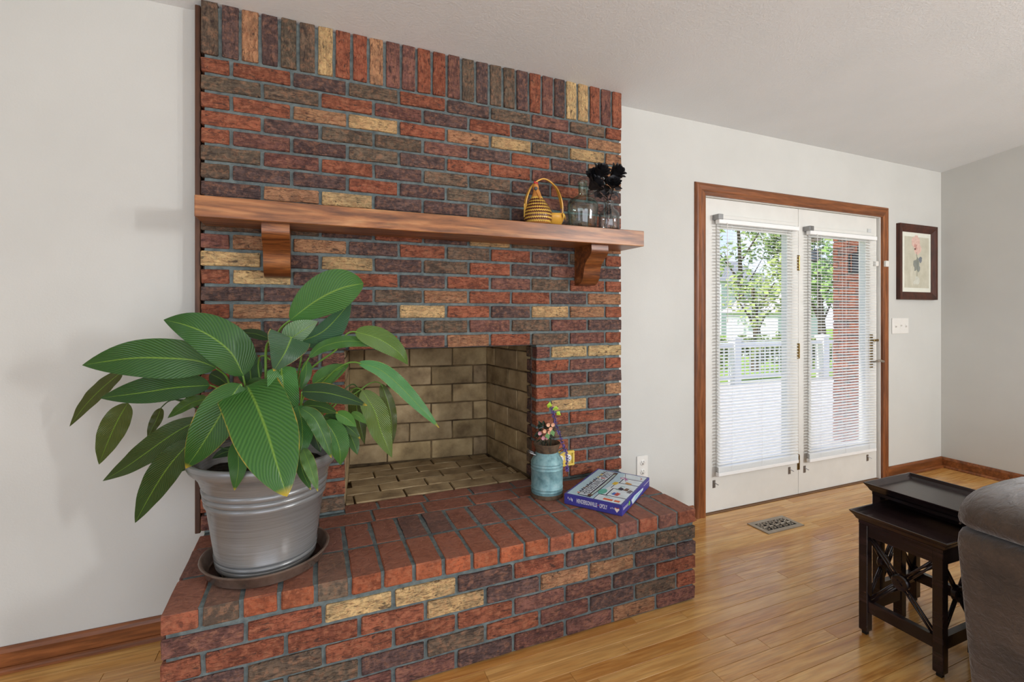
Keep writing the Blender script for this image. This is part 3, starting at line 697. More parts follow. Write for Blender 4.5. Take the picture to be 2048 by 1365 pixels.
# brick column of the porch
pc = thing('porch_column', 'square red brick porch column standing just outside the right door leaf', 'column', (4.78, 2.75, -.056))
cx, cy, cw = 5.745, 1.02, .33
wl_c = (cx, cy)
pc.location = (cx, cy, -.056); WL[pc.name] = Vector((cx, cy, -.056))
bm = bmesh.new(); box(bm, cx-cw/2+.008, cx+cw/2-.008, cy-cw/2+.008, cy+cw/2-.008, -.056, 2.75); obj('mortar', bm, M['mortar'], pc)
for r in range(42):
    z0 = -.056+r*.0708
    if z0 > 2.68: break
    for s in range(4):
        off = (-.5, 0, .5)[0]
        if r % 2: seg = [(-cw/2, -.004), (.004, cw/2)]
        else: seg = [(-cw/2, -.108), (-.10, .10), (.108, cw/2)]
        for a, b in seg:
            if s in (1, 2) : continue            # the two sides that face away
            if s == 0: c, rot = Vector((cx+(a+b)/2, cy-cw/2+.05, z0+.03)), 0
            else: c, rot = Vector((cx-cw/2+.05, cy+(a+b)/2, z0+.03)), 90
            o = put('brick', bmesh_for(b-a, .1, .0605, 'brick'), pc, c, (0, 0, R_(rot))); tone(o, rb.choice((RED, RED, PURPLE, ORANGE)), rb)
# lantern on the column and bird feeders on a hook
la = at(1717, 527, 4.80)
t = thing('porch_lantern', 'black square lantern mounted high beside the brick porch column', 'lantern', la)
bm = bmesh.new(); s = .055; box(bm, la.x-s, la.x+s, la.y-s, la.y+s, la.z+.085, la.z+.10); box(bm, la.x-s, la.x+s, la.y-s, la.y+s, la.z-.1, la.z-.085)
for a in (-1, 1):
    for b in (-1, 1): box(bm, la.x+a*s-.008, la.x+a*s+.008, la.y+b*s-.008, la.y+b*s+.008, la.z-.09, la.z+.09)
obj('cage', bm, M['black'], t); bm = bmesh.new(); box(bm, la.x-.04, la.x+.04, la.y-.04, la.y+.04, la.z-.085, la.z+.085); obj('lantern_glass', bm, plain('smoked_glass', S(30, 30, 32), .15), t)
bm = bmesh.new(); tube(bm, [(la.x, la.y, la.z+.1), (la.x, la.y, la.z+.17), (5.60, .87, la.z+.17)], .012, 6); obj('bracket', bm, M['black'], t)
fd = at(1629.5, 512, 6.2)
t = thing('bird_feeder', 'black hexagonal feeder hanging outside the right door leaf', 'feeder', fd)
bm = bmesh.new(); lathe(bm, fd, [(0, -.085), (.03, -.075), (.045, -.06), (.045, .055), (.035, .068), (0, .085)], 6); obj('feeder_body', bm, M['black'], t)
bm = bmesh.new(); tube(bm, [fd+Vector((0, 0, .08)), Vector((fd.x, fd.y, 2.755))], .004, 5); obj('hanging_wire', bm, M['black'], t)
for dz in (.04, 0, -.035):
    bm = bmesh.new(); lathe(bm, fd+Vector((0, 0, dz)), [(.0462, -.006), (.0462, .006)], 6); obj('band', bm, plain('feeder_band', S(160, 165, 165), .5), t)
ho = at(1627, 476, 6.2)
t = thing('bird_house', 'small pitched wooden bird house hanging above the black feeder', 'birdhouse', ho)
bm = bmesh.new(); prism(bm, [ho+Vector(p) for p in ((-.05, -.05, -.045), (.05, -.05, -.045), (.06, -.05, .0), (0, -.05, .05), (-.06, -.05, .0))], (0, .1, 0), None); obj('house_body', bm, plain('weathered_wood', S(150, 130, 104), .8), t)
bm = bmesh.new(); beam(bm, ho+Vector((-.075, 0, -.012)), ho+Vector((.002, 0, .058)), .13, .012); beam(bm, ho+Vector((.075, 0, -.012)), ho+Vector((-.002, 0, .058)), .13, .012); obj('house_roof', bm, plain('shingle', S(120, 112, 102), .9), t)
bm = bmesh.new(); tube(bm, [ho+Vector((0, 0, .05)), Vector((ho.x, ho.y, 2.755))], .003, 5); obj('hanging_wire', bm, M['black'], t)
bm = bmesh.new(); box(bm, 5.685, 5.805, .272, 2.05, 2.752, 2.90); box(bm, 5.60, 7.2, 1.90, 2.05, 2.752, 2.90); struct(obj('trim_2', bm, M['white']))
# neighbouring house
HC = at(1455, 600, 48)
hs = thing('neighbour_house', 'pale house with a grey gabled roof beyond the lawn', 'house', (HC.x, HC.y, GZ))
k = NT('siding', .8, .2); k.b.inputs['Base Color'].default_value = S(214, 216, 214); MSd = k.m
bxo('house_wall', HC.x-5, HC.x+.8, HC.y-4, HC.y+4, GZ, 4.2, MSd, hs)
bm = bmesh.new(); prism(bm, [(HC.x+1.1, HC.y-4.4, 4.2), (HC.x+1.1, HC.y+4.4, 4.2), (HC.x+1.1, HC.y, 6.6)], (-6.4, 0, 0), None); obj('house_roof', bm, plain('roof_shingle', S(150, 148, 146), .9), hs)
for x in (-3.6, -1.2):
    bxo('house_window', HC.x+x-.45, HC.x+x+.45, HC.y-4.06, HC.y-3.98, .6, 1.9, plain('dark_pane', S(70, 80, 90), .2), hs)
SC = at(1545, 625, 21)
h2 = thing('garden_shed', 'low pale shed with a light pitched roof behind the railing', 'shed', (SC.x, SC.y, GZ))
bxo('shed_wall', SC.x-1.3, SC.x+1.3, SC.y-1.3, SC.y+1.3, GZ, 1.35, MSd, h2)
bm = bmesh.new(); prism(bm, [(SC.x-1.5, SC.y-1.5, 1.35), (SC.x+1.5, SC.y-1.5, 1.35), (SC.x, SC.y-1.5, 2.15)], (0, 3.0, 0), None); obj('shed_roof', bm, plain('pale_roof', S(206, 196, 186), .9), h2)
# trees and hedge
k = NT('leafage', .7, .2); oi = k.n('ObjectInfo'); v = k.coord(rnd=False); c = k.mix(k.ramp(k.noise(v, 1.4, 4), (.3, 0.0), (.7, 1.0)), oi.outputs['Color'], k.mix(.5, oi.outputs['Color'], S(190, 200, 110)))
k.base(c); ML = k.m; MBk = plain('bark', S(104, 88, 70), .9, .1, 0, .2)
rt = random.Random(17)
def tree(label, x, y, h, r, col, trunk, dens=1500, ls=.17, cat='tree', name='tree', flat=1.0, group=None):
    t = thing(name, label, cat, (x, y, GZ), group)
    if trunk:
        bm = bmesh.new(); tube(bm, [(x, y, GZ-.05), (x+.1, y, GZ+h*.3), (x-.1, y, GZ+h*.75)], [.16, .12, .05], 8)
        for a in range(5):
            an = a*1.26; tube(bm, [(x, y, GZ+h*(.32+.05*a)), (x+r*.6*math.cos(an), y+r*.6*math.sin(an), GZ+h*(.55+.06*a))], [.05, .015], 5)
        obj('trunk', bm, MBk, t)
    bm = bmesh.new(); cl = [(Vector((rt.gauss(0, .5)*r, rt.gauss(0, .5)*r, rt.gauss(0, .32)*h*.5*flat)), r*rt.uniform(.22, .5)) for _ in range(16)]
    c0 = Vector((x, y, GZ+h*(.64 if trunk else .5)))
    for i in range(dens):
        ce, cr = rt.choice(cl); d = Vector((rt.gauss(0, 1), rt.gauss(0, 1), rt.gauss(0, 1))).normalized()*cr*rt.uniform(.6, 1.05); p = c0+ce+d
        p.z = max(p.z, GZ+.1)
        a = Vector((rt.uniform(-1, 1), rt.uniform(-1, 1), rt.uniform(-1, 1))).normalized(); b = a.orthogonal().normalized(); s = ls*rt.uniform(.6, 1.3)
        bm.faces.new([bm.verts.new(p+a*s), bm.verts.new(p+b*s*.55), bm.verts.new(p-a*s*.9), bm.verts.new(p-b*s*.55)])
    o = obj('foliage', bm, ML, t, recalc=False); o['kind'] = 'stuff'; o.color = S(*col); return t
def site(x, d): q = at(x, 628, d); return q.x, q.y
def plant_tree(label, px, d, *a, **k_): x, y = site(px, d); return tree(label, x, y, *a, **k_)
plant_tree('tall airy tree reaching into the sky behind the left door leaf', 1480, 22, 8.0, 2.3, (122, 146, 84), True, 1100, .15)
plant_tree('dense tall tree filling the right half of the left door leaf', 1572, 31, 11.0, 3.0, (108, 130, 84), True, 3000, .19)
plant_tree('pale green young tree low behind the left blind', 1510, 15.5, 3.6, 1.0, (158, 172, 96), True, 900, .10)
plant_tree('bright green tree beside the brick porch column', 1640, 16, 4.3, 1.1, (142, 180, 96), True, 1500, .10)
plant_tree('grey green tree far behind the bright green one', 1640, 34, 8.4, 2.4, (128, 152, 112), True, 1300, .2)
SHL = ['leftmost dark shrub behind the railing, under the pale house', 'second dark shrub behind the railing, left of the shed', 'third dark shrub behind the railing, in front of the shed', 'dark shrub behind the railing nearest the porch column']
for i, px in enumerate((1440, 1490, 1548, 1625)):
    plant_tree(SHL[i], px, 13.2+.4*(i % 2), 1.75, .44, (96, 116, 66), False, 700, .08, 'shrub', 'shrub', .8, 'shrubs behind the railing')
# ================================================================== potted plant
PCX, PCY = .262, -.330
k = NT('saucer_clear', .25, .5, S(96, 78, 66)); v = k.coord(rnd=False); k.base(k.ramp(k.noise(v, 12, 4), (.3, S(84, 68, 58)), (.7, S(128, 110, 98)))); MSA = k.m
t = thing('plant_saucer', 'brownish plastic saucer with dirty water residue under the big grey flower pot', 'saucer', (PCX, PCY, HZ))
bm = bmesh.new(); lathe(bm, (PCX, PCY-.006, HZ+.0022), [(0, 0), (.176, 0), (.186, .006), (.200, .040), (.206, .043), (.207, .047), (.203, .049), (.196, .046), (.184, .012), (.176, .007), (0, .007)], 64); obj('saucer_dish', bm, MSA, t, True, auto=50)
bm = bmesh.new(); lathe(bm, (PCX, PCY-.006, HZ+.0022), [(0, .0085), (.176, .0085), (.178, .0075)], 48); obj('residue', bm, plain('saucer_residue', S(52, 36, 28), .35, .5, 0, .35, 40), t)
k = NT('pot_glaze', .27, .6); v = k.coord(scale=(3, 3, 330), rnd=False); k.base(k.ramp(k.noise(v, 1.6, 4, .6), (.28, S(108, 107, 105)), (.5, S(126, 126, 125)), (.74, S(138, 139, 141)))); k.bump(k.noise(v, 1.6, 3), .05, .001); k.b.inputs['Metallic'].default_value = .25; MPOT = k.m
pl = thing('potted_peace_lily', 'large leafy peace lily in a ribbed grey pot at the left end of the hearth', 'plant', (PCX, PCY, HZ+.009))
bz = HZ+.0112
prof = [(0, .0), (.150, .0), (.156, .004), (.157, .010), (.1605, .014), (.1615, .020), (.157, .025), (.163, .030), (.164, .036), (.159, .041), (.165, .046), (.166, .052), (.1635, .057), (.187, .222), (.1935, .228), (.195, .237), (.190, .243), (.197, .249), (.1985, .258), (.193, .264), (.200, .270), (.202, .280), (.198, .286), (.203, .296), (.210, .318), (.224, .337), (.238, .350), (.2435, .362), (.2435, .377), (.238, .384), (.230, .383), (.222, .366), (.206, .325), (.196, .30), (0, .30)]
bm = bmesh.new(); lathe(bm, (PCX, PCY, bz), prof, 72); obj('pot', bm, MPOT, pl, True, auto=60)
bm = bmesh.new(); lathe(bm, (PCX, PCY, bz), [(0, .326), (.10, .332), (.200, .322), (.203, .318)], 40)
for v_ in bm.verts: v_.co.z += random.uniform(-.006, .006)
obj('soil', bm, M['soil'], pl)
def leaf_mat(name, vein=1.0, varieg=0.0):
    k = NT(name, .33, .45); uv = k.n('UVMap'); sp = k.n('SeparateXYZ'); k.l(uv.outputs[0], sp.inputs[0]); U, V = sp.outputs[0], sp.outputs[1]
    oi = k.n('ObjectInfo'); au = k.math('ABSOLUTE', k.math('SUBTRACT', U, .5))
    ph = k.math('SUBTRACT', k.math('MULTIPLY', V, 150.0), k.math('MULTIPLY', au, 88.0))
    nz = k.noise(k.coord(), 18, 3); ph = k.math('ADD', ph, k.math('MULTIPLY', nz, 5.0))
    st = k.math('MULTIPLY_ADD', k.math('SINE', ph), .5); st.node.inputs[2].default_value = .5
    base = oi.outputs['Color']; dk = k.mix(1.0, base, (.74, .77, .74, 1), 'MULTIPLY'); lt = k.mix(.07, base, S(150, 190, 84))
    c = k.mix(k.ramp(st, (.05, 0.0), (.95, 1.0)), dk, lt)
    c = k.mix(k.ramp(k.noise(k.coord(), 7, 3), (.35, 0.0), (.7, .35)), c, dk)
    if varieg: c = k.mix(k.ramp(st, (.62, 0.0), (.8, .75)), c, S(190, 210, 190))
    c = k.mix(k.ramp(au, (.010, .8), (.026, 0.0)), c, S(122, 158, 60))
    tip = k.math('MULTIPLY', k.ramp(V, (.93, 0.0), (.985, 1.0)), k.math('SUBTRACT', 1.0, oi.outputs['Alpha']))
    c = k.mix(tip, c, S(196, 168, 52))
    edge = k.math('MULTIPLY', k.ramp(k.math('ADD', au, k.math('MULTIPLY', nz, .08)), (.525, 0.0), (.55, .9)), k.math('SUBTRACT', 1.0, oi.outputs['Alpha']))
    c = k.mix(edge, c, S(190, 158, 60)); k.base(c); k.bump(st, .42, .003)
    tl = k.n('BsdfTranslucent'); k.l(k.mix(1.0, c, (1.0, 1.1, .5, 1), 'MULTIPLY'), tl.inputs[0]); mx = k.n('MixShader'); mx.inputs[0].default_value = .22
    k.l(k.b.outputs[0], mx.inputs[1]); k.l(tl.outputs[0], mx.inputs[2]); k.l(mx.outputs[0], k.t.nodes['Material Output'].inputs[0]); return k.m
M['leaf'] = leaf_mat('lily_leaf'); M['leafv'] = leaf_mat('lily_leaf_striped', varieg=1.0)
def wprof(t, kind):
    if kind == 'fan': return max(0.0, (1-t))**.85*(.80+.2*math.sin(min(1, t*3)*1.57))
    if kind == 'blunt': return (math.sin(math.pi*min(1, (t*.5/.62 if t < .62 else .5+(t-.62)/.76)))**.62) if 0 < t < 1 else 0.0
    if kind == 'wide': return min(1.0, (t/.07)**.6 if t < .07 else 1.0)*(1.0 if t < .45 else max(0, 1-((t-.45)/.55)**2.1)**.8)*(.93+.07*math.sin(t*3.1)) if t > 0 else 0.0
    return (max(0, t)**.56*max(0, 1-t)**.95)/.3735 if 0 < t < 1 else 0
LEAVES = 0
def leaf(mid, w1, w2, col=(66, 118, 50), kind='lance', fold=.18, roll=0.0, wave=.0, tip=0, mat='leaf', n=26, label=None, cup=0.0):
    """mid: measured (x, y, distance) along the midrib; w1/w2 half widths either side (screen-left-hand first)"""
    P = [at(*p) for p in spline(mid, max(3, n//(len(mid)-1)))]; N = len(P)
    L = [0]
    for a, b in zip(P, P[1:]): L.append(L[-1]+(b-a).length)
    bm = bmesh.new(); uvl = bm.loops.layers.uv.new('UVMap'); K = 9; grid = []; ph = random.uniform(0, 6)
    for i, p in enumerate(P):
        t_ = L[i]/L[-1]; T = (P[min(i+1, N-1)]-P[max(i-1, 0)]).normalized(); V_ = (p-CAM); d = V_.length; V_.normalize()
        s = T.cross(V_); s = s.normalized() if s.length > 1e-4 else Vector((1, 0, 0)); nrm = s.cross(T).normalized()
        if nrm.dot(V_) > 0: nrm = -nrm
        if roll: s, nrm = (s*math.cos(roll)+nrm*math.sin(roll)).normalized(), (nrm*math.cos(roll)-s*math.sin(roll)).normalized()
        dd = V_.dot(FW)*d; row = []
        for j in range(K):
            u = j/(K-1)*2-1; wd = (w1 if u < 0 else w2)*wprof(t_, kind)*dd/FPX*abs(u); sg = -1 if u < 0 else 1
            wv = wave*math.sin(t_*26+ph+(1.5 if u > 0 else 0))*abs(u)**2*wprof(t_, kind)
            off = s*sg*(wd*(1-.10*fold))+nrm*(fold*wd-cup*abs(u)**2.2*wd*1.2+wv)
            row.append((bm.verts.new(p+off), (.5+.5*u, t_)))
        grid.append(row)
    for a, b in zip(grid, grid[1:]):
        for j in range(K-1):
            q = (a[j], a[j+1], b[j+1], b[j]); f_ = bm.faces.new([x[0] for x in q])
            for lp, x in zip(f_.loops, q): lp[uvl].uv = x[1]
    bmesh.ops.remove_doubles(bm, verts=bm.verts, dist=1e-5)
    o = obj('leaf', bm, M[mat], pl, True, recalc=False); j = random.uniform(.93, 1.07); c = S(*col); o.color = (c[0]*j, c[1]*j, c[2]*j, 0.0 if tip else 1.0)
    if label: o['label'] = label
    return o
MST = plain('leaf_stalk', S(98, 134, 52), .4, .4, 0, .12); MSTD = plain('leaf_stalk_dark', S(52, 78, 34), .45, .4, 0, .1)
def stalk(pts, r=.0042, mat=None, rt_=.7):
    P = [at(*p) for p in spline(pts, 6)]; bm = bmesh.new(); tube(bm, P, [r*(1-(1-rt_)*i/(len(P)-1)) for i in range(len(P))], 7); obj('stalk', bm, mat or MST, pl, True)
G1, G2, G3, G4, G5 = (52, 100, 40), (42, 84, 38), (38, 72, 40), (80, 86, 46), (62, 114, 48)  # G4: brownish undersides of hanging leaves, their backlight painted into the tone
B = lambda x, y=905, d=1.70: (x, y, d)      # where the stalks leave the soil
# --- left side
leaf([(487, 752, 1.62), (462, 706, 1.60), (418, 671, 1.58), (372, 651, 1.57), (327, 640, 1.58)], 46, 40, G1, fold=.12, roll=.15)
leaf([(432, 736, 1.62), (394, 722, 1.60), (339, 717, 1.57), (262, 717, 1.55), (164, 731, 1.56)], 40, 42, (54, 98, 44), fold=.16)
leaf([(420, 771, 1.66), (350, 776, 1.63), (284, 786, 1.62), (200, 797, 1.63)], 33, 25, G2, fold=.15)
leaf([(246, 742, 1.68), (205, 776, 1.70), (170, 812, 1.71), (139, 854, 1.72)], 15, 15, G4, wave=.004, roll=.2)
leaf([(256, 806, 1.68), (235, 842, 1.69), (215, 886, 1.70), (198, 930, 1.71)], 25, 23, (90, 102, 56), wave=.004)
leaf([(322, 816, 1.72), (314, 838, 1.73), (304, 858, 1.73), (295, 878, 1.73)], 11, 10, G4, wave=.003)
leaf([(418, 797, 1.68), (380, 808, 1.68), (335, 837, 1.69)], 14, 10, (78, 112, 50), fold=.3, wave=.004)
leaf([(404, 838, 1.66), (350, 866, 1.66), (290, 908, 1.67), (250, 936, 1.68), (205, 963, 1.69)], 26, 25, (62, 84, 44), wave=.004)
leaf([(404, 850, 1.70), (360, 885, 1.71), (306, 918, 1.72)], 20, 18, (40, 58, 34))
leaf([(384, 880, 1.62), (340, 930, 1.62), (304, 985, 1.63), (270, 1047, 1.64)], 30, 27, (58, 82, 44), wave=.004)
leaf([(395, 905, 1.66), (372, 930, 1.66), (355, 945, 1.66)], 14, 12, (62, 96, 44))
leaf([(481, 768, 1.58), (456, 805, 1.55), (428, 852, 1.53), (398, 900, 1.52), (371, 938, 1.53)], 42, 37, G1, 'lance', fold=.10, tip=1)
# --- centre
leaf([(494, 772, 1.60), (512, 808, 1.53), (533, 862, 1.48), (554, 930, 1.44), (574, 994, 1.42)], 62, 59, G5, 'wide', fold=.10, tip=1, n=32)
leaf([(563, 733, 1.63), (567, 775, 1.61), (572, 822, 1.60), (582, 856, 1.60)], 29, 28, (74, 130, 62), 'wide', fold=.2, wave=.003)
leaf([(596, 812, 1.60), (604, 850, 1.57), (604, 887, 1.55), (596, 918, 1.54)], 23, 24, (62, 116, 56), fold=.25)
leaf([(583, 676, 1.60), (570, 706, 1.57), (547, 743, 1.56)], 54, 46, (58, 94, 66), 'fan', fold=.12, tip=1, roll=-.1)
leaf([(580, 641, 1.66), (632, 602, 1.67), (682, 577, 1.68), (727, 567, 1.70)], 40, 43, G5, 'blunt', fold=.05, n=30)
leaf([(604, 682, 1.72), (650, 660, 1.74), (703, 602, 1.76)], 32, 16, (50, 96, 66), fold=.05)
leaf([(570, 687, 1.64), (600, 665, 1.64), (636, 643, 1.65)], 17, 27, (64, 118, 52), fold=.1, mat='leafv')
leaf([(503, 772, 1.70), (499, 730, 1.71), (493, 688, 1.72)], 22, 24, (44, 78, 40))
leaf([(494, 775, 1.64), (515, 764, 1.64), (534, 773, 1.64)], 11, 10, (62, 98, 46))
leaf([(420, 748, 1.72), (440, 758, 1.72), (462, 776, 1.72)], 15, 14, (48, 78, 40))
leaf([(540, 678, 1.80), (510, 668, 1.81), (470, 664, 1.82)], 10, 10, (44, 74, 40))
leaf([(474, 882, 1.50), (477, 935, 1.47), (469, 982, 1.465)], 19, 17, (62, 112, 50), fold=.25, tip=1)
# --- right side
leaf([(618, 716, 1.70), (645, 694, 1.72), (690, 683, 1.74), (735, 686, 1.77), (776, 697, 1.80)], 13, 12, (66, 114, 52), wave=.006, fold=.2)
leaf([(710, 664, 1.74), (755, 677, 1.78), (794, 702, 1.81), (816, 730, 1.84)], 22, 23, (92, 124, 54), fold=.15)
leaf([(716, 726, 1.74), (760, 740, 1.77), (800, 773, 1.80), (845, 820, 1.83), (879, 857, 1.86)], 15, 17, (86, 148, 88), fold=.12, tip=1, wave=.004)
leaf([(724, 781, 1.72), (749, 822, 1.74), (763, 866, 1.76), (784, 916, 1.78)], 24, 25, (104, 128, 66), fold=.15, wave=.003)
leaf([(763, 768, 1.80), (778, 814, 1.81), (784, 858, 1.82), (782, 898, 1.82)], 14, 13, (84, 94, 44), wave=.005)
leaf([(714, 775, 1.82), (714, 822, 1.84), (729, 888, 1.86)], 17, 17, (72, 88, 40), wave=.004)
leaf([(603, 784, 1.60), (650, 786, 1.58), (695, 797, 1.57), (735, 812, 1.57)], 19, 20, (42, 74, 50), fold=.15, tip=1)
leaf([(626, 769, 1.74), (662, 747, 1.76), (698, 730, 1.78)], 19, 19, (72, 120, 54), fold=.05)
leaf([(614, 722, 1.72), (611, 752, 1.71), (601, 782, 1.70)], 10, 11, (64, 112, 56), fold=.1)
leaf([(602, 817, 1.56), (628, 836, 1.55), (646, 870, 1.55), (663, 917, 1.56)], 17, 16, (68, 108, 60), fold=.3, wave=.007, tip=1)
leaf([(650, 842, 1.60), (668, 868, 1.60), (679, 898, 1.60), (681, 931, 1.61)], 24, 24, (66, 118, 54), fold=.2)
leaf([(648, 834, 1.63), (690, 850, 1.64), (721, 878, 1.65)], 15, 15, (56, 90, 48), fold=.2, tip=1)
leaf([(697, 864, 1.66), (708, 888, 1.67), (715, 910, 1.67)], 12, 12, (60, 98, 50))
leaf([(606, 811, 1.60), (640, 814, 1.59), (676, 827, 1.59)], 13, 14, (54, 84, 42), tip=1)
leaf([(672, 827, 1.62), (692, 836, 1.63), (713, 854, 1.63)], 14, 12, (88, 138, 62))
leaf([(703, 826, 1.70), (718, 834, 1.71), (733, 848, 1.72)], 8, 8, (90, 136, 58))
leaf([(606, 898, 1.52), (620, 934, 1.48), (636, 984, 1.46)], 13, 13, (92, 126, 70), fold=.2, tip=1, wave=.005)
leaf([(598, 905, 1.55), (606, 945, 1.50), (622, 981, 1.48)], 12, 14, (56, 96, 46), fold=.2, tip=1)
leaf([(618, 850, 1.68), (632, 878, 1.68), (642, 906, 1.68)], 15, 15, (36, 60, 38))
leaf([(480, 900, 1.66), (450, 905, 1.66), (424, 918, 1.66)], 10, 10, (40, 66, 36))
# stalks
stalk([B(535, 890, 1.66), (500, 820, 1.65), (491, 775, 1.63), (486, 752, 1.62)]); stalk([B(520, 890, 1.68), (465, 810, 1.67), (455, 758, 1.66), (432, 737, 1.62)])
stalk([B(510, 895, 1.68), (450, 830, 1.68), (437, 782, 1.68), (420, 771, 1.66)], .0035); stalk([B(540, 890), (533, 780, 1.68), (532, 700, 1.66), (543, 680, 1.62), (560, 672, 1.60), (584, 676, 1.60)], .005)
stalk([B(548, 890), (520, 760, 1.70), (517, 722, 1.69), (526, 712, 1.68), (540, 720, 1.67)], .0035); stalk([B(550, 890), (548, 740, 1.70), (556, 668, 1.67), (580, 641, 1.66)], .005)
stalk([B(560, 890, 1.72), (585, 800, 1.74), (620, 740, 1.75), (672, 700, 1.74), (690, 672, 1.74), (703, 664, 1.74), (714, 665, 1.74)], .004)
stalk([B(575, 890, 1.70), (598, 760, 1.71), (618, 716, 1.70)], .004); stalk([B(585, 895, 1.72), (620, 800, 1.74), (660, 750, 1.75), (690, 729, 1.74), (708, 725, 1.74), (722, 728, 1.74)], .0042)
stalk([B(595, 895, 1.66), (640, 800, 1.60), (690, 735, 1.58)], .0032, MSTD)
stalk([B(600, 890, 1.72), (660, 812, 1.74), (706, 790, 1.77), (738, 768, 1.80), (756, 765, 1.80), (766, 774, 1.80)], .003); stalk([B(600, 890, 1.72), (650, 815, 1.73), (690, 778, 1.75), (706, 769, 1.78), (716, 777, 1.80)], .003, MSTD)
stalk([B(600, 890), (680, 800, 1.74), (708, 778, 1.73), (724, 780, 1.72)], .003); stalk([B(560, 890, 1.68), (520, 800, 1.64), (494, 772, 1.60)], .005, MSTD)
stalk([B(560, 890, 1.66), (562, 790, 1.64), (563, 735, 1.61)], .004); stalk([B(580, 890, 1.66), (590, 840, 1.64), (596, 812, 1.62)], .004); stalk([B(590, 890, 1.64), (600, 820, 1.62), (604, 784, 1.60)], .004)
stalk([B(510, 900, 1.68), (470, 850, 1.66), (440, 838, 1.66), (404, 838, 1.66)], .003, MSTD); stalk([B(520, 900, 1.66), (460, 900, 1.64), (384, 880, 1.62)], .003, MSTD)
stalk([B(530, 880, 1.64), (500, 810, 1.60), (481, 768, 1.58)], .005); stalk([B(590, 895, 1.66), (610, 850, 1.62), (650, 842, 1.60)], .003, MSTD); stalk([B(500, 890, 1.68), (380, 800, 1.70), (300, 760, 1.69), (246, 742, 1.68)], .003, MSTD)
stalk([B(500, 890, 1.68), (380, 810, 1.71), (300, 795, 1.69), (256, 806, 1.68)], .003, MSTD); stalk([B(500, 890, 1.69), (420, 815, 1.72), (350, 800, 1.72), (322, 816, 1.72)], .0028, MSTD); stalk([B(515, 890, 1.69), (480, 830, 1.69), (418, 797, 1.68)], .003)
stalk([B(545, 885), (510, 800, 1.71), (503, 772, 1.70)], .0035); stalk([B(565, 885, 1.75), (600, 730, 1.73), (604, 682, 1.72)], .004); stalk([B(552, 885, 1.68), (556, 740, 1.66), (570, 687, 1.64)], .004); stalk([B(590, 890), (605, 800, 1.73), (626, 769, 1.74)], .004)

# ================================================================== milk can with dried flowers
MCX, MCY = 1.468, -.152
k = NT('teal_galvanised', .5, .4); v = k.coord(rnd=False); c = k.ramp(k.noise(v, 30, 5, .65), (.3, S(92, 128, 132)), (.5, S(122, 160, 164)), (.72, S(152, 182, 184)))
c = k.mix(k.ramp(k.noise(v, 70, 4, .7), (.62, 0.0), (.75, .55)), c, S(116, 104, 92)); k.base(c); k.b.inputs['Metallic'].default_value = .2; MTE = k.m
k = NT('rusty_band', .65, .3); v = k.coord(rnd=False); k.base(k.ramp(k.noise(v, 40, 5, .65), (.3, S(66, 54, 44)), (.6, S(104, 84, 64)), (.8, S(130, 100, 72)))); MRU = k.m
mc = thing('milk_can', 'small teal milk can with rusty rim and base on the right of the hearth', 'milk can', (MCX, MCY, HZ))
bm = bmesh.new(); lathe(bm, (MCX, MCY, HZ+.0006), [(0, .012), (.0765, .014), (.0765, .026), (.0785, .030), (.0765, .034), (.0765, .040), (.0785, .044), (.0765, .048), (.0765, .130), (.079, .134), (.0765, .138), (.0765, .146), (.079, .150), (.0765, .154), (.0765, .160), (.0785, .163), (.0745, .172), (.056, .206), (.052, .212), (.048, .218), (.044, .212), (.070, .168), (.070, .02), (0, .018)], 48); obj('can_body', bm, MTE, mc, True, auto=40)
bm = bmesh.new(); lathe(bm, (MCX, MCY, HZ+.0006), [(.0, .0), (.0795, .0), (.081, .004), (.0795, .018), (.0765, .018), (.07, .010), (0, .010)], 48); obj('base_band', bm, MRU, mc, True, auto=40)
bm = bmesh.new(); lathe(bm, (MCX, MCY, HZ+.0006), [(.052, .210), (.054, .214), (.055, .222), (.064, .248), (.066, .252), (.064, .254), (.061, .252), (.052, .222), (.049, .214)], 48, close=True); obj('rim', bm, MRU, mc, True, auto=40)
for s in (-1, 1):
    c0 = Vector((MCX, MCY, HZ)); a = Vector((s*.93, -.37*s if s < 0 else .37, 0)).normalized() if s < 0 else Vector((.9, .43, 0)).normalized()
    a = Vector((-.86, .20, 0)).normalized() if s < 0 else Vector((.86, -.1, 0)).normalized()
    bm = bmesh.new(); q = Vector((-a.y, a.x, 0))
    P = spline([c0+a*.060+Vector((0, 0, .199)), c0+a*.085+Vector((0, 0, .210)), c0+a*.094+Vector((0, 0, .196)), c0+a*.080+Vector((0, 0, .160))], 5) if False else [tuple(x) for x in (c0+a*.058+Vector((0, 0, .200))-q*.02, c0+a*.088+Vector((0, 0, .214))-q*.02, c0+a*.092+Vector((0, 0, .212)), c0+a*.088+Vector((0, 0, .214))+q*.02, c0+a*.058+Vector((0, 0, .200))+q*.02)]
    tube(bm, spline(P, 5), .0042, 7); obj('handle', bm, M['steel'], mc, True)
ct = Vector((MCX, MCY, HZ+.252))
fb = thing('flower_bunch', 'bunch of dark leaves with peach blossoms standing in the teal milk can', 'flowers', (MCX, MCY, HZ+.22))
rf = random.Random(9)
def petal_leaf(bm, p, d, L, W, nrm=None):
    d = d.normalized(); s = d.cross(nrm or Vector((rf.uniform(-1, 1), rf.uniform(-1, 1), rf.uniform(-.2, 1)))).normalized(); n_ = s.cross(d)
    a = bm.verts.new(p); b = bm.verts.new(p+d*L*.45+s*W+n_*W*.25); c = bm.verts.new(p+d*L-n_*W*.3); e = bm.verts.new(p+d*L*.45-s*W+n_*W*.25); m = bm.verts.new(p+d*L*.5-n_*W*.12)
    for q in ((a, b, m), (b, c, m), (c, e, m), (e, a, m)): bm.faces.new(q)
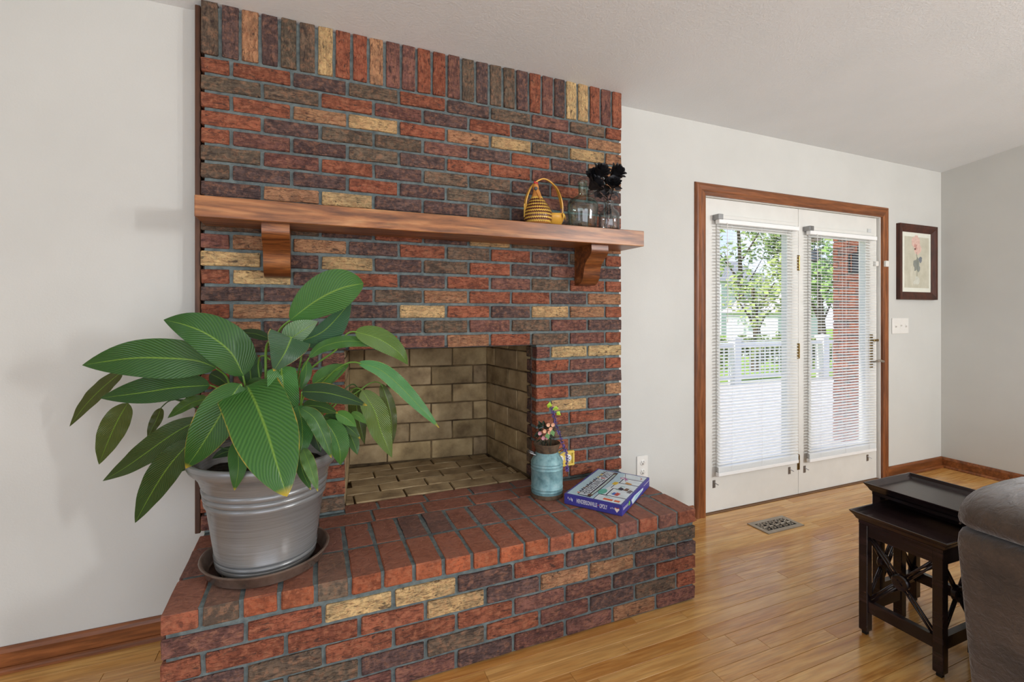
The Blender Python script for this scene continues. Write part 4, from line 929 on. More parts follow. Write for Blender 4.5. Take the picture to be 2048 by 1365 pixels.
MDL = plain('dark_leaf', S(44, 58, 42), .5, .4, 0, .2); MPE = plain('peach_petal', S(222, 172, 142), .6, .2, 0, .08); MLV = plain('lavender', S(110, 92, 158), .7, .2, 0, .15); MLI = plain('lime_leaf', S(164, 196, 54), .5, .3, 0, .1); MPK = plain('pink_petal', S(190, 140, 146), .6, .2, 0, .08)
cen = ct+Vector((-.012, 0, .050))
for i in range(7):
    a = i*.9; e = cen+Vector((.035*math.cos(a), .035*math.sin(a), rf.uniform(.0, .045))); bm = bmesh.new(); tube(bm, [ct+Vector((.015*math.cos(a), .015*math.sin(a), -.15)), ct+Vector((.02*math.cos(a), .02*math.sin(a), 0)), e], .0018, 5); obj('stem', bm, MDL, fb)
for i in range(44):
    d = Vector((rf.gauss(0, 1), rf.gauss(0, 1), rf.gauss(.2, .8))).normalized(); p = cen+Vector((d.x*.032, d.y*.032, d.z*.036)); bm = bmesh.new(); petal_leaf(bm, p, d+Vector((0, 0, rf.uniform(-.6, .3))), rf.uniform(.022, .034), rf.uniform(.007, .011)); obj('leaf', bm, MDL, fb)
for i, (dx, dz, mt) in enumerate(((-.003, .048, MPE), (.010, .028, MPE), (-.022, .020, MPE), (.022, .046, MPE), (-.048, .012, MPK), (-.030, -.012, MPK), (-.010, -.012, MPK), (.004, .012, MPE))):
    p = cen+Vector((dx, -.038, dz)); bm = bmesh.new()
    for q in range(9): a = q*.7; petal_leaf(bm, p, Vector((math.cos(a), -.5, math.sin(a))), .013, .006, Vector((0, 1, 0)))
    obj('blossom', bm, mt, fb)
for (x, y, d) in ((1094, 872, 2.30), (1104, 866, 2.31)):
    bm = bmesh.new(); petal_leaf(bm, at(x, y-6, d), Vector((.1, -.3, -1)), .032, .014, Vector((0, 1, 0))); o = obj('leaf', bm, plain('mid_leaf', S(92, 134, 76), .5), fb); o['label'] = 'single green leaf over the rim'
lv = thing('lavender_sprig', 'drooping purple lavender sprig with lime leaves in the milk can', 'flowers', tuple(ct))
path = [(1108, 880, 2.38), (1107, 840, 2.37), (1105, 818, 2.36), (1110, 838, 2.34), (1118, 865, 2.33), (1126, 890, 2.32), (1133, 908, 2.32), (1134, 930, 2.33), (1134, 942, 2.33)]
P = [at(*p) for p in spline(path, 8)]; bm = bmesh.new(); tube(bm, P, .0016, 5); obj('stem', bm, MDL, lv)
bm = bmesh.new()
for i, p in enumerate(P[10:]):
    for q in range(7):
        d = Vector((rf.gauss(0, 1), rf.gauss(0, 1), rf.gauss(0, 1))).normalized(); petal_leaf(bm, p+d*.002, d, rf.uniform(.006, .011), .0032)
stuff(obj('florets', bm, MLV, lv, recalc=False))
for (x, y, dx, dz, L, W) in ((1098, 812, -1, .25, .034, .017), (1113, 815, .9, -.4, .026, .010), (1118, 824, .7, -.6, .028, .012), (1110, 822, .6, .5, .022, .008)):
    bm = bmesh.new(); petal_leaf(bm, at(x+(6 if dx < 0 else -5), y, 2.35), Vector((dx, -.1, dz)), L, W, Vector((0, 1, .2))); obj('leaf', bm, MLI, lv)

# ================================================================== board game
gb = thing('board_game', 'dark blue board game box with a pale illustrated lid lying on the hearth', 'board game', (1.74, -.28, HZ))
A0, B0 = Vector((1.4885, -.288, 0)), Vector((1.650, -.512, 0)); D0 = Vector((1.8305, -.038, 0)); ex = (B0-A0); ey = (D0-A0); 
Lx, Ly = ex.length, ey.length; ex.normalize(); ey = (ey-ex*ey.dot(ex)).normalized(); gz = HZ+.0022; gh = .0475
def G(u, v, z): return A0+ex*u*Lx+ey*v*Ly+Vector((0, 0, gz+z))
MBL = plain('box_blue', S(62, 60, 142), .4, .4, 0, .05); MPL = plain('box_pale_blue', S(178, 208, 220), .4, .4, 0, .04)
def gslab(name, pts, z0, z1, mat, parent=gb):
    bm = bmesh.new(); prism(bm, [G(u, v, z0) for u, v in pts], (0, 0, z1-z0), None); return obj(name, bm, mat, parent)
gslab('box_tray', [(.006, .006), (.994, .006), (.994, .994), (.006, .994)], 0, .02, MBL)
lid = bmesh.new(); prism(lid, [G(u, v, .003) for u, v in ((0, 0), (1, 0), (1, 1), (0, 1))], (0, 0, gh-.003), None); bmesh.ops.bevel(lid, geom=lid.edges[:], offset=.0012, segments=1, affect='EDGES'); obj('lid', lid, MBL, gb)
zt = gh
art = gslab('lid_picture', [(.035, .025), (.965, .025), (.965, .975), (.035, .975)], zt-.0002, zt+.0004, MPL)
MW = plain('print_white', S(232, 232, 230), .5); MN = plain('print_navy', S(34, 36, 62), .5); MOR = plain('print_orange', S(216, 104, 62), .5); MYE = plain('print_yellow', S(222, 190, 62), .5); MTQ = plain('print_teal', S(96, 178, 160), .5); MPI = plain('print_pink', S(178, 110, 160), .5); MRD = plain('print_red', S(186, 70, 62), .5); MBN = plain('print_brown', S(104, 74, 54), .5); MGR = plain('print_green', S(126, 186, 84), .5); MLB = plain('print_white_blue', S(214, 226, 232), .5)
def flat(name, pts, mat, dz=.0006): return gslab(name, pts, zt+.0004, zt+dz, mat, art)
# title arm of a street sign, running along the far-left edge of the lid
sgn = [(.22, .06), (.40, .06), (.40, .94), (.22, .94)]
flat('sign_shadow', [(.20, .055), (.435, .04), (.455, .30), (.455, .72), (.435, .955), (.20, .945)], MN, .0007)
flat('sign_plate', [(.215, .07), (.37, .07), (.37, .93), (.215, .93)], MLB, .0009)
def word(s, mat, u, v, size, z, along, upv, nrm, parent, name, wide=1.0):
    bm = text_bm(s, size); xs = [q.co.x for q in bm.verts]; ys = [q.co.y for q in bm.verts]; xm, ym = (max(xs)+min(xs))/2, (max(ys)+min(ys))/2; wide = wide/(max(xs)-min(xs)); hs_ = size/(max(ys)-min(ys))
    for q in bm.verts: q.co.x -= xm; q.co.y = (q.co.y-ym)*hs_
    X_, Y_, Zv = along.normalized(), upv.normalized(), nrm.normalized(); o_ = z
    for vv in bm.verts: vv.co = o_+X_*vv.co.x*wide+Y_*vv.co.y+Zv*(vv.co.z)
    return obj(name, bm, mat, parent)
word('HENDERSONVILLE', MN, 0, 0, .036, G(.292, .37, zt+.0011), ey, -ex, Vector((0, 0, 1)), art, 'lid_lettering', Ly*.54)
word('OPOLY', MN, 0, 0, .036, G(.292, .80, zt+.0011), ey, -ex, Vector((0, 0, 1)), art, 'lid_lettering', Ly*.20)
flat('lid_hyphen', [(.25, .665), (.33, .665), (.33, .69), (.25, .69)], MRD, .0013)
flat('sign_rail', [(.395, .10), (.425, .12), (.437, .5), (.425, .88), (.395, .90), (.405, .5)], MW, .0011); flat('sign_rail', [(.405, .10), (.418, .12), (.428, .5), (.418, .88), (.405, .90), (.415, .5)], MTQ, .0013)
for v0 in (.07, .86): flat('scroll_end', [(.40+.045*math.cos(a*.785), v0+.035+.03*math.sin(a*.785)) for a in range(8)], MBN, .0012)
rq = random.Random(4)
for i in range(16):      # row of little townsfolk and trees along the top of the sign, as flat print
    v0 = .10+.055*i*.95; u0 = .17+rq.uniform(-.01, .01); s = rq.uniform(.012, .02); flat('skyline_print', [(u0, v0), (u0+.045, v0), (u0+.045, v0+s*1.6), (u0, v0+s*1.6)], rq.choice((MN, MN, MBN, MOR, MYE, MN)), .0010)
flat('grid_line', [(.455, .02), (.461, .02), (.461, .98), (.455, .98)][:4], MN, .0008) if False else None
flat('path_band', [(.50, .03), (.965, .03), (.965, .97), (.56, .97), (.60, .70), (.52, .40)], MLB, .0006)
for a, b, c, d in ((.505, .03, .51, .18), (.51, .18, .66, .185), (.62, .20, .63, .42), (.63, .42, .965, .425), (.58, .43, .585, .62), (.60, .62, .965, .625), (.62, .62, .63, .80), (.63, .80, .965, .805), (.56, .965, .70, .70), (.51, .185, .965, .19)):
    w_ = .004; flat('outline_print', [(a-w_, b-w_), (c+w_, min(b, d)-w_), (c+w_, d+w_), (a-w_, d+w_)] if abs(a-c) < .03 or abs(b-d) < .03 else [(a, b), (a+.008, b), (c+.008, d), (c, d)], MN, .0010)
flat('tile_print', [(.645, .055), (.80, .055), (.80, .10), (.645, .10)], MOR, .0012); flat('tile_print', [(.83, .055), (.92, .055), (.92, .10), (.83, .10)], MOR, .0012)
flat('teal_dome', [(.52+.07*math.cos(a*.35), .27+.085*math.sin(a*.35)) for a in range(18)], MTQ, .0012)
flat('yellow_bell', [(.53, .55), (.60, .53), (.62, .60), (.60, .64), (.54, .63)], MYE, .0012)
flat('picture_tile', [(.74, .23), (.80, .22), (.82, .30), (.75, .32)], MRD, .0012); flat('picture_tile', [(.69, .24), (.74, .23), (.745, .30), (.70, .31)], plain('print_blue', S(70, 110, 190), .5), .0012)
flat('picture_tile', [(.70, .42), (.78, .40), (.80, .46), (.72, .50)], MN, .0012); flat('picture_tile', [(.80, .42), (.87, .41), (.88, .49), (.82, .50)], MBN, .0012); flat('picture_tile', [(.88, .37), (.95, .36), (.955, .45), (.90, .46)], plain('print_grey', S(110, 104, 108), .5), .0012)
flat('picture_tile', [(.72, .64), (.83, .62), (.84, .66), (.73, .69)], plain('print_amber', S(206, 150, 72), .5), .0012)
flat('ring_print', [(.60+.045*math.cos(a*.5), .80+.035*math.sin(a*.5)) for a in range(13)], MPI, .0012); flat('ring_hole', [(.60+.028*math.cos(a*.5), .80+.02*math.sin(a*.5)) for a in range(13)], MLB, .0014); flat('triangle_print', [(.66, .74), (.72, .76), (.64, .83)], MPI, .0012)
for i in range(8): a = -.6+i*.24; flat('smile_print', [(.84+.07*math.cos(a)-.006, .88+.05*math.sin(a)-.006), (.84+.07*math.cos(a)+.006, .88+.05*math.sin(a)-.006), (.84+.07*math.cos(a+.24)+.006, .88+.05*math.sin(a+.24)), (.84+.07*math.cos(a+.24)-.006, .88+.05*math.sin(a+.24))], MRD, .0012)
for i in range(5): flat('caption_print', [(.64+.02*i, .14+.16*i*.8), (.72+.02*i, .135+.16*i*.8), (.72+.02*i, .145+.16*i*.8), (.64+.02*i, .15+.16*i*.8)], MTQ, .0010)
# front side lettering
nf = (-ey); mid_ = gz+gh*.5
# side nearest the camera runs along ex at v = 0
def sidept(u, z, off=.0004): return A0+ex*u*Lx-ey*off+Vector((0, 0, gz+z))
word('HENDERSONVILLE', MW, 0, 0, .019, sidept(.405, .026), ex, Vector((0, 0, 1)), -ey, gb, 'side_lettering', Lx*.36)
word('OPOLY', MW, 0, 0, .019, sidept(.69, .026), ex, Vector((0, 0, 1)), -ey, gb, 'side_lettering', Lx*.13)
def sflat(name, pts, mat, off=.0006, par=gb):
    bm = bmesh.new(); prism(bm, [sidept(u, z, .0002) for u, z in pts], -ey*off, None); return obj(name, bm, mat, par)
sflat('side_hyphen', [(.597, .024), (.612, .024), (.612, .029), (.597, .029)], MRD)
for (u, z, s) in ((.07, .031, .006), (.095, .026, .006), (.125, .028, .008), (.145, .024, .008), (.81, .026, .004), (.835, .028, .005), (.86, .027, .004)): sflat('icon_print', [(u-s*.7, z-s*.6), (u+s*.7, z-s*.8), (u+s*.9, z+s*.5), (u, z+s)], MW)
sflat('heart_print', [(.915, .012), (.955, .026), (.948, .034), (.93, .034), (.915, .029), (.90, .034), (.882, .034), (.875, .026)], plain('print_cream', S(236, 220, 206), .5)); sflat('heart_cap', [(.948, .034), (.93, .034), (.915, .029), (.90, .034), (.882, .034), (.878, .031), (.952, .031)], MRD, .0009)
# right side
def rpt(v, z, off): return B0+ey*v*Ly+ex*off+Vector((0, 0, gz+z))
def rflat(name, pts, mat, off=.0006):
    bm = bmesh.new(); prism(bm, [rpt(v, z, .0002) for v, z in pts], ex*off, None); return obj(name, bm, mat, gb)
rflat('side_panel', [(.34, .006), (.72, .020), (.74, .030), (.40, .036), (.30, .030)], MLB); rflat('side_panel', [(.38, .012), (.66, .022), (.68, .028), (.42, .031)], plain('print_sky', S(160, 200, 216), .5), .0009)
rflat('leaf_print', [(.235, .016), (.262, .022), (.255, .034), (.225, .036), (.205, .028), (.21, .018)], MGR); rflat('side_line', [(.03, .030), (.19, .030), (.19, .0315), (.03, .0315)], MW); rflat('side_line', [(.03, .024), (.19, .024), (.19, .0255), (.03, .0255)], MW); rflat('side_line', [(.76, .034), (.98, .034), (.98, .0355), (.76, .0355)], MW)
# ================================================================== things on the mantel
MZ = 1.7278
jx, jy = 1.690, -.118
jg = thing('glass_jug', 'round shouldered pale green glass jug with a small ring handle on the mantel', 'jug', (jx, jy, MZ))
bm = bmesh.new(); lathe(bm, (jx, jy, MZ), [(0, .004), (.066, .001), (.070, .006), (.0735, .05), (.0785, .100), (.0785, .118), (.074, .136), (.062, .152), (.040, .165), (.025, .174), (.0215, .184), (.0215, .226), (.024, .228), (.0255, .232), (.0255, .244), (.023, .247), (.019, .246), (.0185, .184)], 48); obj('jug_body', bm, M['jug'], jg, True, auto=60)
bm = bmesh.new(); c = Vector((jx+.040, jy-.012, MZ+.206)); q = Vector((.94, -.34, 0)); tube(bm, [c+q*.019*math.cos(a*.393)+Vector((0, 0, .023*math.sin(a*.393))) for a in range(17)], .005, 8); obj('ring_handle', bm, M['jug'], jg, True)
vx, vy = 1.845, -.125
vs_ = thing('glass_bottle', 'small clear glass bottle holding the black roses at the mantel end', 'bottle', (vx, vy, MZ))
bm = bmesh.new(); lathe(bm, (vx, vy, MZ), [(0, .004), (.050, .001), (.054, .006), (.0545, .075), (.052, .090), (.044, .104), (.030, .116), (.0235, .124), (.022, .130), (.022, .146), (.0255, .149), (.0255, .156), (.022, .158), (.0185, .156), (.0185, .128), (.040, .10), (.0505, .088), (.0505, .01), (0, .008)], 44); obj('bottle_body', bm, M['vase'], vs_, True, auto=60)
MBR = plain('black_petal', S(34, 34, 38), .55, .4, 0, .15); MBS = plain('black_stem', S(30, 30, 32), .6, .3)
rr_ = random.Random(12)
def rose(lab, x, y, d, r, foot):
    c = at(x, y, d); t = thing('black_rose', lab, 'flower', tuple(c), 'black roses in the glass bottle')
    nk = Vector((vx+foot*.008, vy, MZ+.150)); ft = Vector((vx+foot*.030, vy-.01, MZ+.012))
    bm = bmesh.new(); tube(bm, spline([tuple(ft), tuple(nk), tuple(nk*.4+c*.6+Vector((0, 0, -.01))), tuple(c)], 6), .0022, 6); obj('stem', bm, MBS, t, True)
    bm = bmesh.new(); tilt = Matrix.Rotation(rr_.uniform(.5, 1.0), 3, Vector((1, rr_.uniform(-.8, .8), 0)))
    for ring, (n, ra, up, ps) in enumerate(((3, .12, .8, .6), (5, .40, .6, .8), (6, .72, .2, .95), (7, .95, -.25, 1.0), (6, .8, -.75, .9))):
        for i in range(n):
            a = i*6.283/n+ring*.5+rr_.uniform(-.2, .2); o_ = Vector((math.cos(a), math.sin(a), 0)); p = c+o_*r*ra*.8+Vector((0, 0, up*r*.8)); W = r*ps*.62; H = r*ps*.85; tn = Vector((-math.sin(a), math.cos(a), 0)); upv = (Vector((0, 0, 1))*(1-ra*.35)+o_*ra*.55).normalized()
            g = []
            for iu in range(4):
                for iv in range(3):
                    uu = iu/3*2-1; vv_ = iv/2; w_ = W*(.55+.55*math.sin(vv_*2.2)); g.append(bm.verts.new(p+tn*uu*w_+upv*(vv_-.45)*H*2*(1-.18*uu*uu)+o_*(-.35*uu*uu*W+vv_*vv_*W*.45+rr_.uniform(-.05, .05)*W)))
            for iu in range(3):
                for iv in range(2): bm.faces.new((g[iu*3+iv], g[(iu+1)*3+iv], g[(iu+1)*3+iv+1], g[iu*3+iv+1]))
    for q in bm.verts: q.co = c+tilt @ (q.co-c)*rr_.uniform(.93, 1.07)
    obj('bloom', bm, MBR, t, True)
    for i in range(5):
        p = c*(.86-.13*i)+nk*(.14+.13*i); a = rr_.uniform(0, 6.28); bm = bmesh.new(); petal_leaf(bm, p, Vector((math.cos(a), math.sin(a)*.5, rr_.uniform(-.7, .3))), .048, .016); obj('leaf', bm, MBR, t)
rose('black rose at top left, above the jug handle', 1203, 343, 2.32, .030, -.8); rose('black rose lowest on the left, beside the jug neck', 1190, 368, 2.30, .030, -1.2); rose('black rose in the middle left, behind the two others', 1188, 352, 2.36, .028, .1); rose('black rose at top right, nearest the wall edge', 1234, 345, 2.34, .030, .9); rose('black rose lower right, just above the bottle mouth', 1227, 366, 2.30, .024, .5)

# gourd hen basket
hb_ = thing('hen_basket', 'yellow and maroon hen shaped basket with an arched handle on the mantel', 'basket', (1.475, -.12, MZ))
MGO = plain('gourd_yellow', S(214, 160, 62), .4, .4, 0, .12, 14); MMA = plain('maroon_scale', S(92, 40, 36), .35, .45, 0, .15); MYS = plain('yellow_scale', S(222, 180, 84), .35, .45, 0, .1); MGT = plain('gourd_tan', S(196, 132, 66), .45, .4, 0, .1)
hx, hy = 1.437, -.118
bodyp = [(0, .001), (.040, .002), (.058, .012), (.0665, .030), (.0685, .050), (.064, .072), (.054, .094), (.042, .114), (.030, .132), (.021, .150), (.0155, .166), (.013, .178), (.0145, .188), (.013, .198), (.007, .205), (0, .207)]
def gx(z): return .010*math.sin(max(0, z-.03)*9)*-0.2
bm = bmesh.new(); lathe(bm, (hx, hy, MZ), bodyp, 36)
for v_ in bm.verts: v_.co.x -= max(0, v_.co.z-MZ-.06)*.10
obj('gourd_body', bm, MGT, hb_, True)
def rad(z):
    for (r0, z0), (r1, z1) in zip(bodyp, bodyp[1:]):
        if z0 <= z <= z1: return r0+(r1-r0)*(z-z0)/(z1-z0+1e-9)
    return .01
for r in range(15):
    z = .014+r*.0082; bm = bmesh.new(); R0 = rad(z)+.0016; n = max(16, int(2*math.pi*R0/.0105)); sx = -max(0, z-.06)*.10
    for i in range(n):
        a = (i+.5*(r % 2))*2*math.pi/n; da = math.pi/n*.98; hz = .0105; pts = []
        for (u, w_) in ((-1, hz), (-1, .002), (-.5, -.0015), (.0, -.003), (.5, -.0015), (1, .002), (1, hz)):
            zz = z+w_; rr2 = rad(min(.2, max(0.001, zz)))+(.0012 if w_ > 0 else .0034); pts.append(bm.verts.new((hx+sx+rr2*math.cos(a+u*da), hy+rr2*math.sin(a+u*da), MZ+zz)))
        bm.faces.new(pts)
    o = stuff(obj('scale_row', bm, MMA if r % 2 else MYS, hb_, recalc=False))
hd_ = Vector((hx-.0125, hy, MZ+.195))
bm = bmesh.new(); lathe(bm, hd_+Vector((-.006, -.012, -.016)), [(0, -.010), (.008, -.006), (.010, 0), (.008, .006), (0, .010)], 16); obj('face_patch', bm, plain('grey_face', S(84, 84, 84), .5), hb_, True)
bm = bmesh.new(); box(bm, hd_.x-.009, hd_.x+.012, hd_.y-.004, hd_.y+.004, hd_.z+.004, hd_.z+.018, .003); lathe(bm, hd_+Vector((-.006, 0, .016)), [(0, -.008), (.006, -.002), (.006, .004), (0, .009)], 10); lathe(bm, hd_+Vector((.006, 0, .014)), [(0, -.008), (.006, -.002), (.006, .004), (0, .008)], 10); obj('comb', bm, plain('red_comb', S(186, 52, 50), .45), hb_, True)
bm = bmesh.new(); prism(bm, [hd_+Vector(p) for p in ((.004, -.014, -.012), (.016, -.014, -.03), (.030, -.020, -.075), (.018, -.040, -.080), (.0, -.044, -.072), (-.008, -.020, -.03))], (0, .006, 0), None); obj('neck_feathers', bm, MGT, hb_)
bx_, by_ = 1.515, -.100
bm = bmesh.new(); lathe(bm, (bx_, by_, MZ), [(0, .001), (.036, .002), (.054, .014), (.066, .040), (.070, .060), (.0665, .061), (.062, .042), (.050, .018), (.030, .008), (0, .007)], 36)
for v_ in bm.verts: v_.co.z += max(0, (v_.co.x-bx_))*.12*(1 if v_.co.z > MZ+.05 else 0)
obj('basket_bowl', bm, MGO, hb_, True)
for i in range(5):
    a = -1.0+i*.36; p = Vector((bx_+.066*math.cos(a), by_+.066*math.sin(a), MZ+.058)); bm = bmesh.new(); petal_leaf(bm, p+Vector((0, 0, .012)), Vector((math.cos(a)*.4, math.sin(a)*.4, -1)), .036, .012, Vector((math.cos(a), math.sin(a), .2))); obj('tail_feather', bm, MYS, hb_)
bm = bmesh.new(); hp = spline([(1.374, -.105, MZ+.07), (1.378, -.104, MZ+.13), (1.412, -.102, MZ+.200), (1.478, -.100, MZ+.240), (1.545, -.098, MZ+.205), (1.578, -.096, MZ+.130), (1.582, -.095, MZ+.066)], 7)
L_ = len(hp); prev = None
for i, p in enumerate(hp):
    p = Vector(p); t_ = (Vector(hp[min(i+1, L_-1)])-Vector(hp[max(0, i-1)])).normalized(); n_ = Vector((0, 1, 0)).cross(t_).normalized(); f_ = abs(i/(L_-1)-.5)*2; w_ = .0042+.007*max(0, math.sin((f_-.25)*math.pi/.75)) if f_ > .25 else .0042
    ring = [bm.verts.new(p+n_*.003+Vector((0, -w_, 0))), bm.verts.new(p+n_*.003+Vector((0, w_, 0))), bm.verts.new(p-n_*.003+Vector((0, w_, 0))), bm.verts.new(p-n_*.003+Vector((0, -w_, 0)))]
    if prev:
        for j in range(4): bm.faces.new((prev[j], prev[(j+1) % 4], ring[(j+1) % 4], ring[j]))
    else: bm.faces.new(ring)
    prev = ring
bm.faces.new(prev); obj('handle', bm, MGO, hb_, True, auto=50)
for s in (0, 1):
    p = Vector(hp[0 if s == 0 else -1]); bm = bmesh.new(); beam(bm, p+Vector((0, -.002, -.03)), p+Vector((0, -.002, .035)), .018, .005, (0, 1, 0)); obj('handle_leg', bm, MMA if s else MYS, hb_)

# ================================================================== nest of two tables
def nest_table(label, x0, x1, y0, y1, h, near):
    """x0..x1, y0..y1 = outer edge of the flared tray"""
    t = thing('nesting_table', label, 'table', ((x0+x1)/2, (y0+y1)/2, 0)); E_ = M['espresso']
    fl = .024; lw = .033; a0, a1, b0, b1 = x0+fl, x1-fl, y0+fl, y1-fl; th = .036
    # flared tray: outer lip ring + floor
    bm = bmesh.new(); rings = []
    for dx, z in ((fl, h-th-.012), (fl, h-th), (fl-.006, h-th+.006), (.012, h-.018), (.003, h-.006), (0, h), (.006, h), (.014, h-.012), (.022, h-.020)):
        rings.append([bm.verts.new(p) for p in ((x0+dx, y0+dx, z), (x1-dx, y0+dx, z), (x1-dx, y1-dx, z), (x0+dx, y1-dx, z))])
    for p_, q_ in zip(rings, rings[1:]):
        for j in range(4): bm.faces.new((p_[j], p_[(j+1) % 4], q_[(j+1) % 4], q_[j]))
    bm.faces.new(rings[0][::-1]); bm.faces.new(rings[-1]); obj('tray_top', bm, E_, t)
    legs = []
    for lx in (a0, a1-lw):
        for ly in (b0, b1-lw):
            bm = bmesh.new(); box(bm, lx, lx+lw, ly, ly+lw, .016, h-th-.012, .002); lg = obj('leg', bm, E_, t)
            bm = bmesh.new(); box(bm, lx+.008, lx+lw-.008, ly+.008, ly+lw-.008, .0005, .0162); obj('foot_pad', bm, M['black'], lg)
    ah = .046; zt_ = h-th-.012
    segs = (a0+.006, a0+.024) if near else (a1-.024, a1-.006)
    for (c0, c1, d0, d1) in ((*segs, b0+lw, b1-lw), (a0+lw, a1-lw, b1-.024, b1-.006), (a0+lw, a1-lw, b0+.006, b0+.024)): bxo('apron', c0, c1, d0, d1, zt_-ah, zt_, E_, t)
    sh = .045; sz = .094
    segs = (a0+.008, a0+.030) if near else (a1-.030, a1-.008)
    for (c0, c1, d0, d1) in ((*segs, b0+lw, b1-lw), (a0+lw, a1-lw, b1-.030, b1-.008), (a0+lw, a1-lw, b0+.008, b0+.030)): bxo('stretcher', c0, c1, d0, d1, sz, sz+sh, E_, t)
    def cross(P0, P1, P2, P3, nrm):
        c = (P0+P1+P2+P3)/4; n_ = Vector(nrm)
        for q in (P0, P1, P2, P3):
            d = (q-c).normalized(); s_ = d.cross(n_).normalized()
            bm = bmesh.new()
            for o_ in (-.006, .006): tube(bm, [c+d*.018+s_*o_, q+s_*o_], .0046, 7)
            obj('cross_rod', bm, E_, t, True)
        bm = bmesh.new(); lathe(bm, (0, 0, 0), [(0, -.010), (.026, -.010), (.030, -.006), (.030, .006), (.026, .010), (.020, .0085), (.0, .0085)], 24)
        rot = Vector((0, 0, 1)).rotation_difference(n_).to_matrix()
        for v_ in bm.verts: v_.co = rot @ v_.co + c
        md = obj('medallion', bm, E_, t, True, auto=35)
        bm = bmesh.new()
        for w_ in (0, 1.57): dd = rot @ Vector((math.cos(w_+.78), math.sin(w_+.78), 0)); tube(bm, [c+n_*.010-dd*.012, c+n_*.0105+dd*.012], .0022, 5)
        obj('medallion_cross', bm, E_, md)
    zb, zt2 = sz+sh, zt_-ah
    for xx, n_ in (((a0+.018, (-1, 0, 0)),) if near else ((a1-.018, (1, 0, 0)),)): cross(Vector((xx, b0+lw, zb)), Vector((xx, b1-lw, zb)), Vector((xx, b1-lw, zt2)), Vector((xx, b0+lw, zt2)), n_)
    cross(Vector((a0+lw, b1-.018, zb)), Vector((a1-lw, b1-.018, zb)), Vector((a1-lw, b1-.018, zt2)), Vector((a0+lw, b1-.018, zt2)), (0, 1, 0))
    cross(Vector((a0+lw, b0+.018, zb)), Vector((a1-lw, b0+.018, zb)), Vector((a1-lw, b0+.018, zt2)), Vector((a0+lw, b0+.018, zt2)), (0, -1, 0))
    return t
nest_table('smaller dark espresso nesting table pulled out in front, round medallion on its rods', 2.437, 2.745, -1.298, -.966, .494, True)
nest_table('taller dark espresso nesting table standing behind the smaller one beside the sofa', 2.628, 2.965, -1.395, -.905, .560, False)

# ================================================================== sofa arm
k = NT('brown_suede', .9, .25); v = k.coord(rnd=False); c = k.ramp(k.noise(v, 9, 5, .6), (.3, S(60, 48, 37)), (.55, S(84, 68, 54)), (.75, S(106, 88, 72))); c = k.mix(k.ramp(k.noise(v, 160, 3), (.4, .35), (.7, 0.0)), c, S(54, 42, 32)); k.base(c)
k.b.inputs['Sheen Weight'].default_value = .5; k.b.inputs['Sheen Roughness'].default_value = .5; vv2 = k.coord(scale=(6, 22, 22), rnd=False); k.bump(k.noise(vv2, 1.4, 4, .6, 1.0), .6, .012); MSU = k.m
sf = thing('sofa', 'brown suede sofa arm with a plump gathered pad at the lower right edge', 'sofa', (2.9, -1.9, 0))
SX, SYB = 2.252, -1.405
def hull(name, secs, mat, parent, sub=1, cap=True):
    """loft of closed sections (lists of points)"""
    bm = bmesh.new(); R0 = [[bm.verts.new(p) for p in s] for s in secs]; n = len(secs[0])
    for a, b in zip(R0, R0[1:]):
        for j in range(n): bm.faces.new((a[j], a[(j+1) % n], b[(j+1) % n], b[j]))
    if cap: bm.faces.new(R0[0][::-1]); bm.faces.new(R0[-1])
    return obj(name, bm, mat, parent, True, auto=60)
# arm side: leans in slightly towards the floor
def armsec(y, k_=0.0):
    return [(SX+.085+k_, y, .04), (SX+.030+k_, y, .36), (SX-.008+k_, y, .585), (SX-.002+k_, y, .612), (SX+.020+k_, y, .625), (SX+.30, y, .62), (SX+.36, y, .50), (SX+.36, y, .04)]
hull('arm', [armsec(SYB, .02), armsec(SYB-.008, .006), armsec(SYB-.03), armsec(-1.7), armsec(-2.05), armsec(-2.3)], MSU, sf)
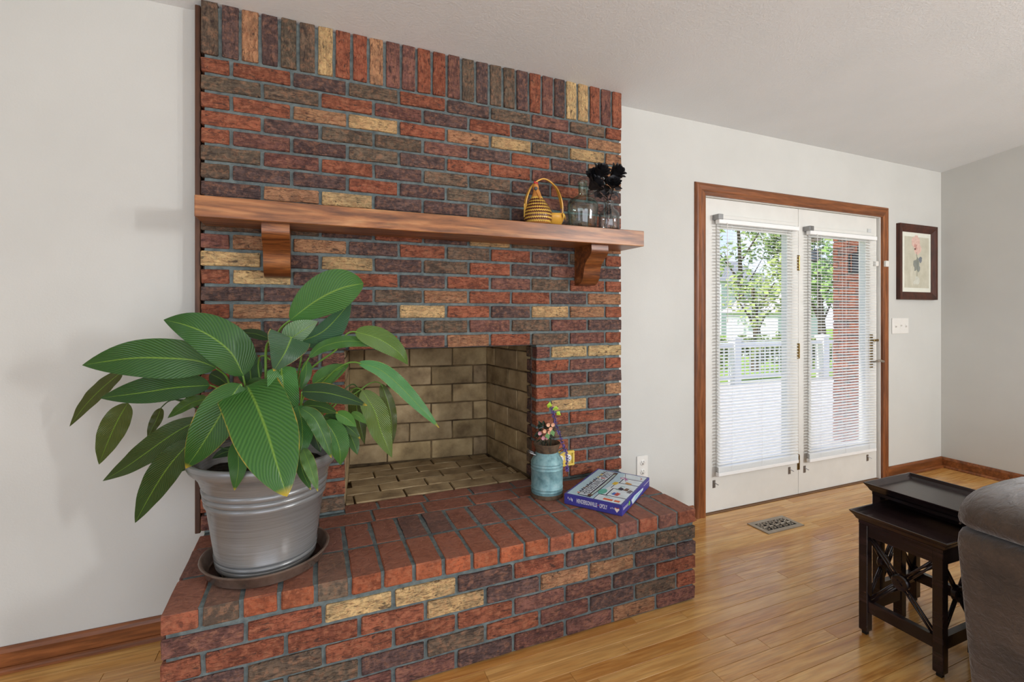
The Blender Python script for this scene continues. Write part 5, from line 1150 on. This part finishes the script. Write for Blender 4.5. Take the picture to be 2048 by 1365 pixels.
# pad: plump loaf over the arm
def padsec(y, sx, sz, dx=0):
    cx_, cz_ = SX+.30+dx, .660; out = []
    for i in range(20):
        a = i/20*2*math.pi; ca, sa = math.cos(a), math.sin(a)
        out.append((cx_-.30*sx*(abs(ca)**.75)*(1 if ca > 0 else -1), y, cz_+(.082*sz if sa > 0 else .050*sz)*(abs(sa)**.8)*(1 if sa > 0 else -1)))
    return out
hull('arm_pad', [padsec(SYB+.035, .45, .45, .02), padsec(SYB+.025, .75, .75, .01), padsec(SYB+.005, .92, .92), padsec(SYB-.03, 1, 1), padsec(-1.62, 1.02, 1.02), padsec(-2.0, 1.02, 1.0), padsec(-2.25, .96, .9), padsec(-2.3, .6, .6)], MSU, sf)
bm = bmesh.new(); tube(bm, [Vector(p) for p in spline([(SX+.06, SYB-.005, .704), (SX+.03, -1.50, .695), (SX+.006, -1.62, .668), (SX+.008, -1.78, .64)], 6)], .0035, 6); obj('seam', bm, plain('seam_thread', S(58, 46, 36), .9), sf)
for q_ in ([(SX+.10, SYB+.018, .700), (SX+.22, SYB+.012, .672), (SX+.36, SYB+.012, .640), (SX+.46, SYB+.006, .622)], [(SX+.02, SYB-.002, .640), (SX+.16, SYB+.014, .648), (SX+.30, SYB+.014, .660), (SX+.55, SYB+.004, .668)]):
    bm = bmesh.new(); tube(bm, [Vector(p) for p in spline(q_, 6)], .003, 6); obj('seam', bm, bpy.data.materials['seam_thread'], sf)
# body of the sofa, on from the arm (towards the right, outside the picture)
bm = bmesh.new(); box(bm, SX+.36, 4.1, -2.3, SYB-.05, .04, .45, .03); obj('seat_base', bm, MSU, sf)
for i in range(3): bm = bmesh.new(); box(bm, SX+.37+.57*i, SX+.93+.57*i, -2.3, SYB-.12, .452, .56, .04); obj('seat_cushion', bm, MSU, sf)
for (x, y) in ((SX+.1, SYB-.06), (4.0, SYB-.1), (SX+.1, -2.24), (4.0, -2.24)): bxo('foot', x, x+.05, y-.02, y+.03, .0005, .042, M['black'], sf)
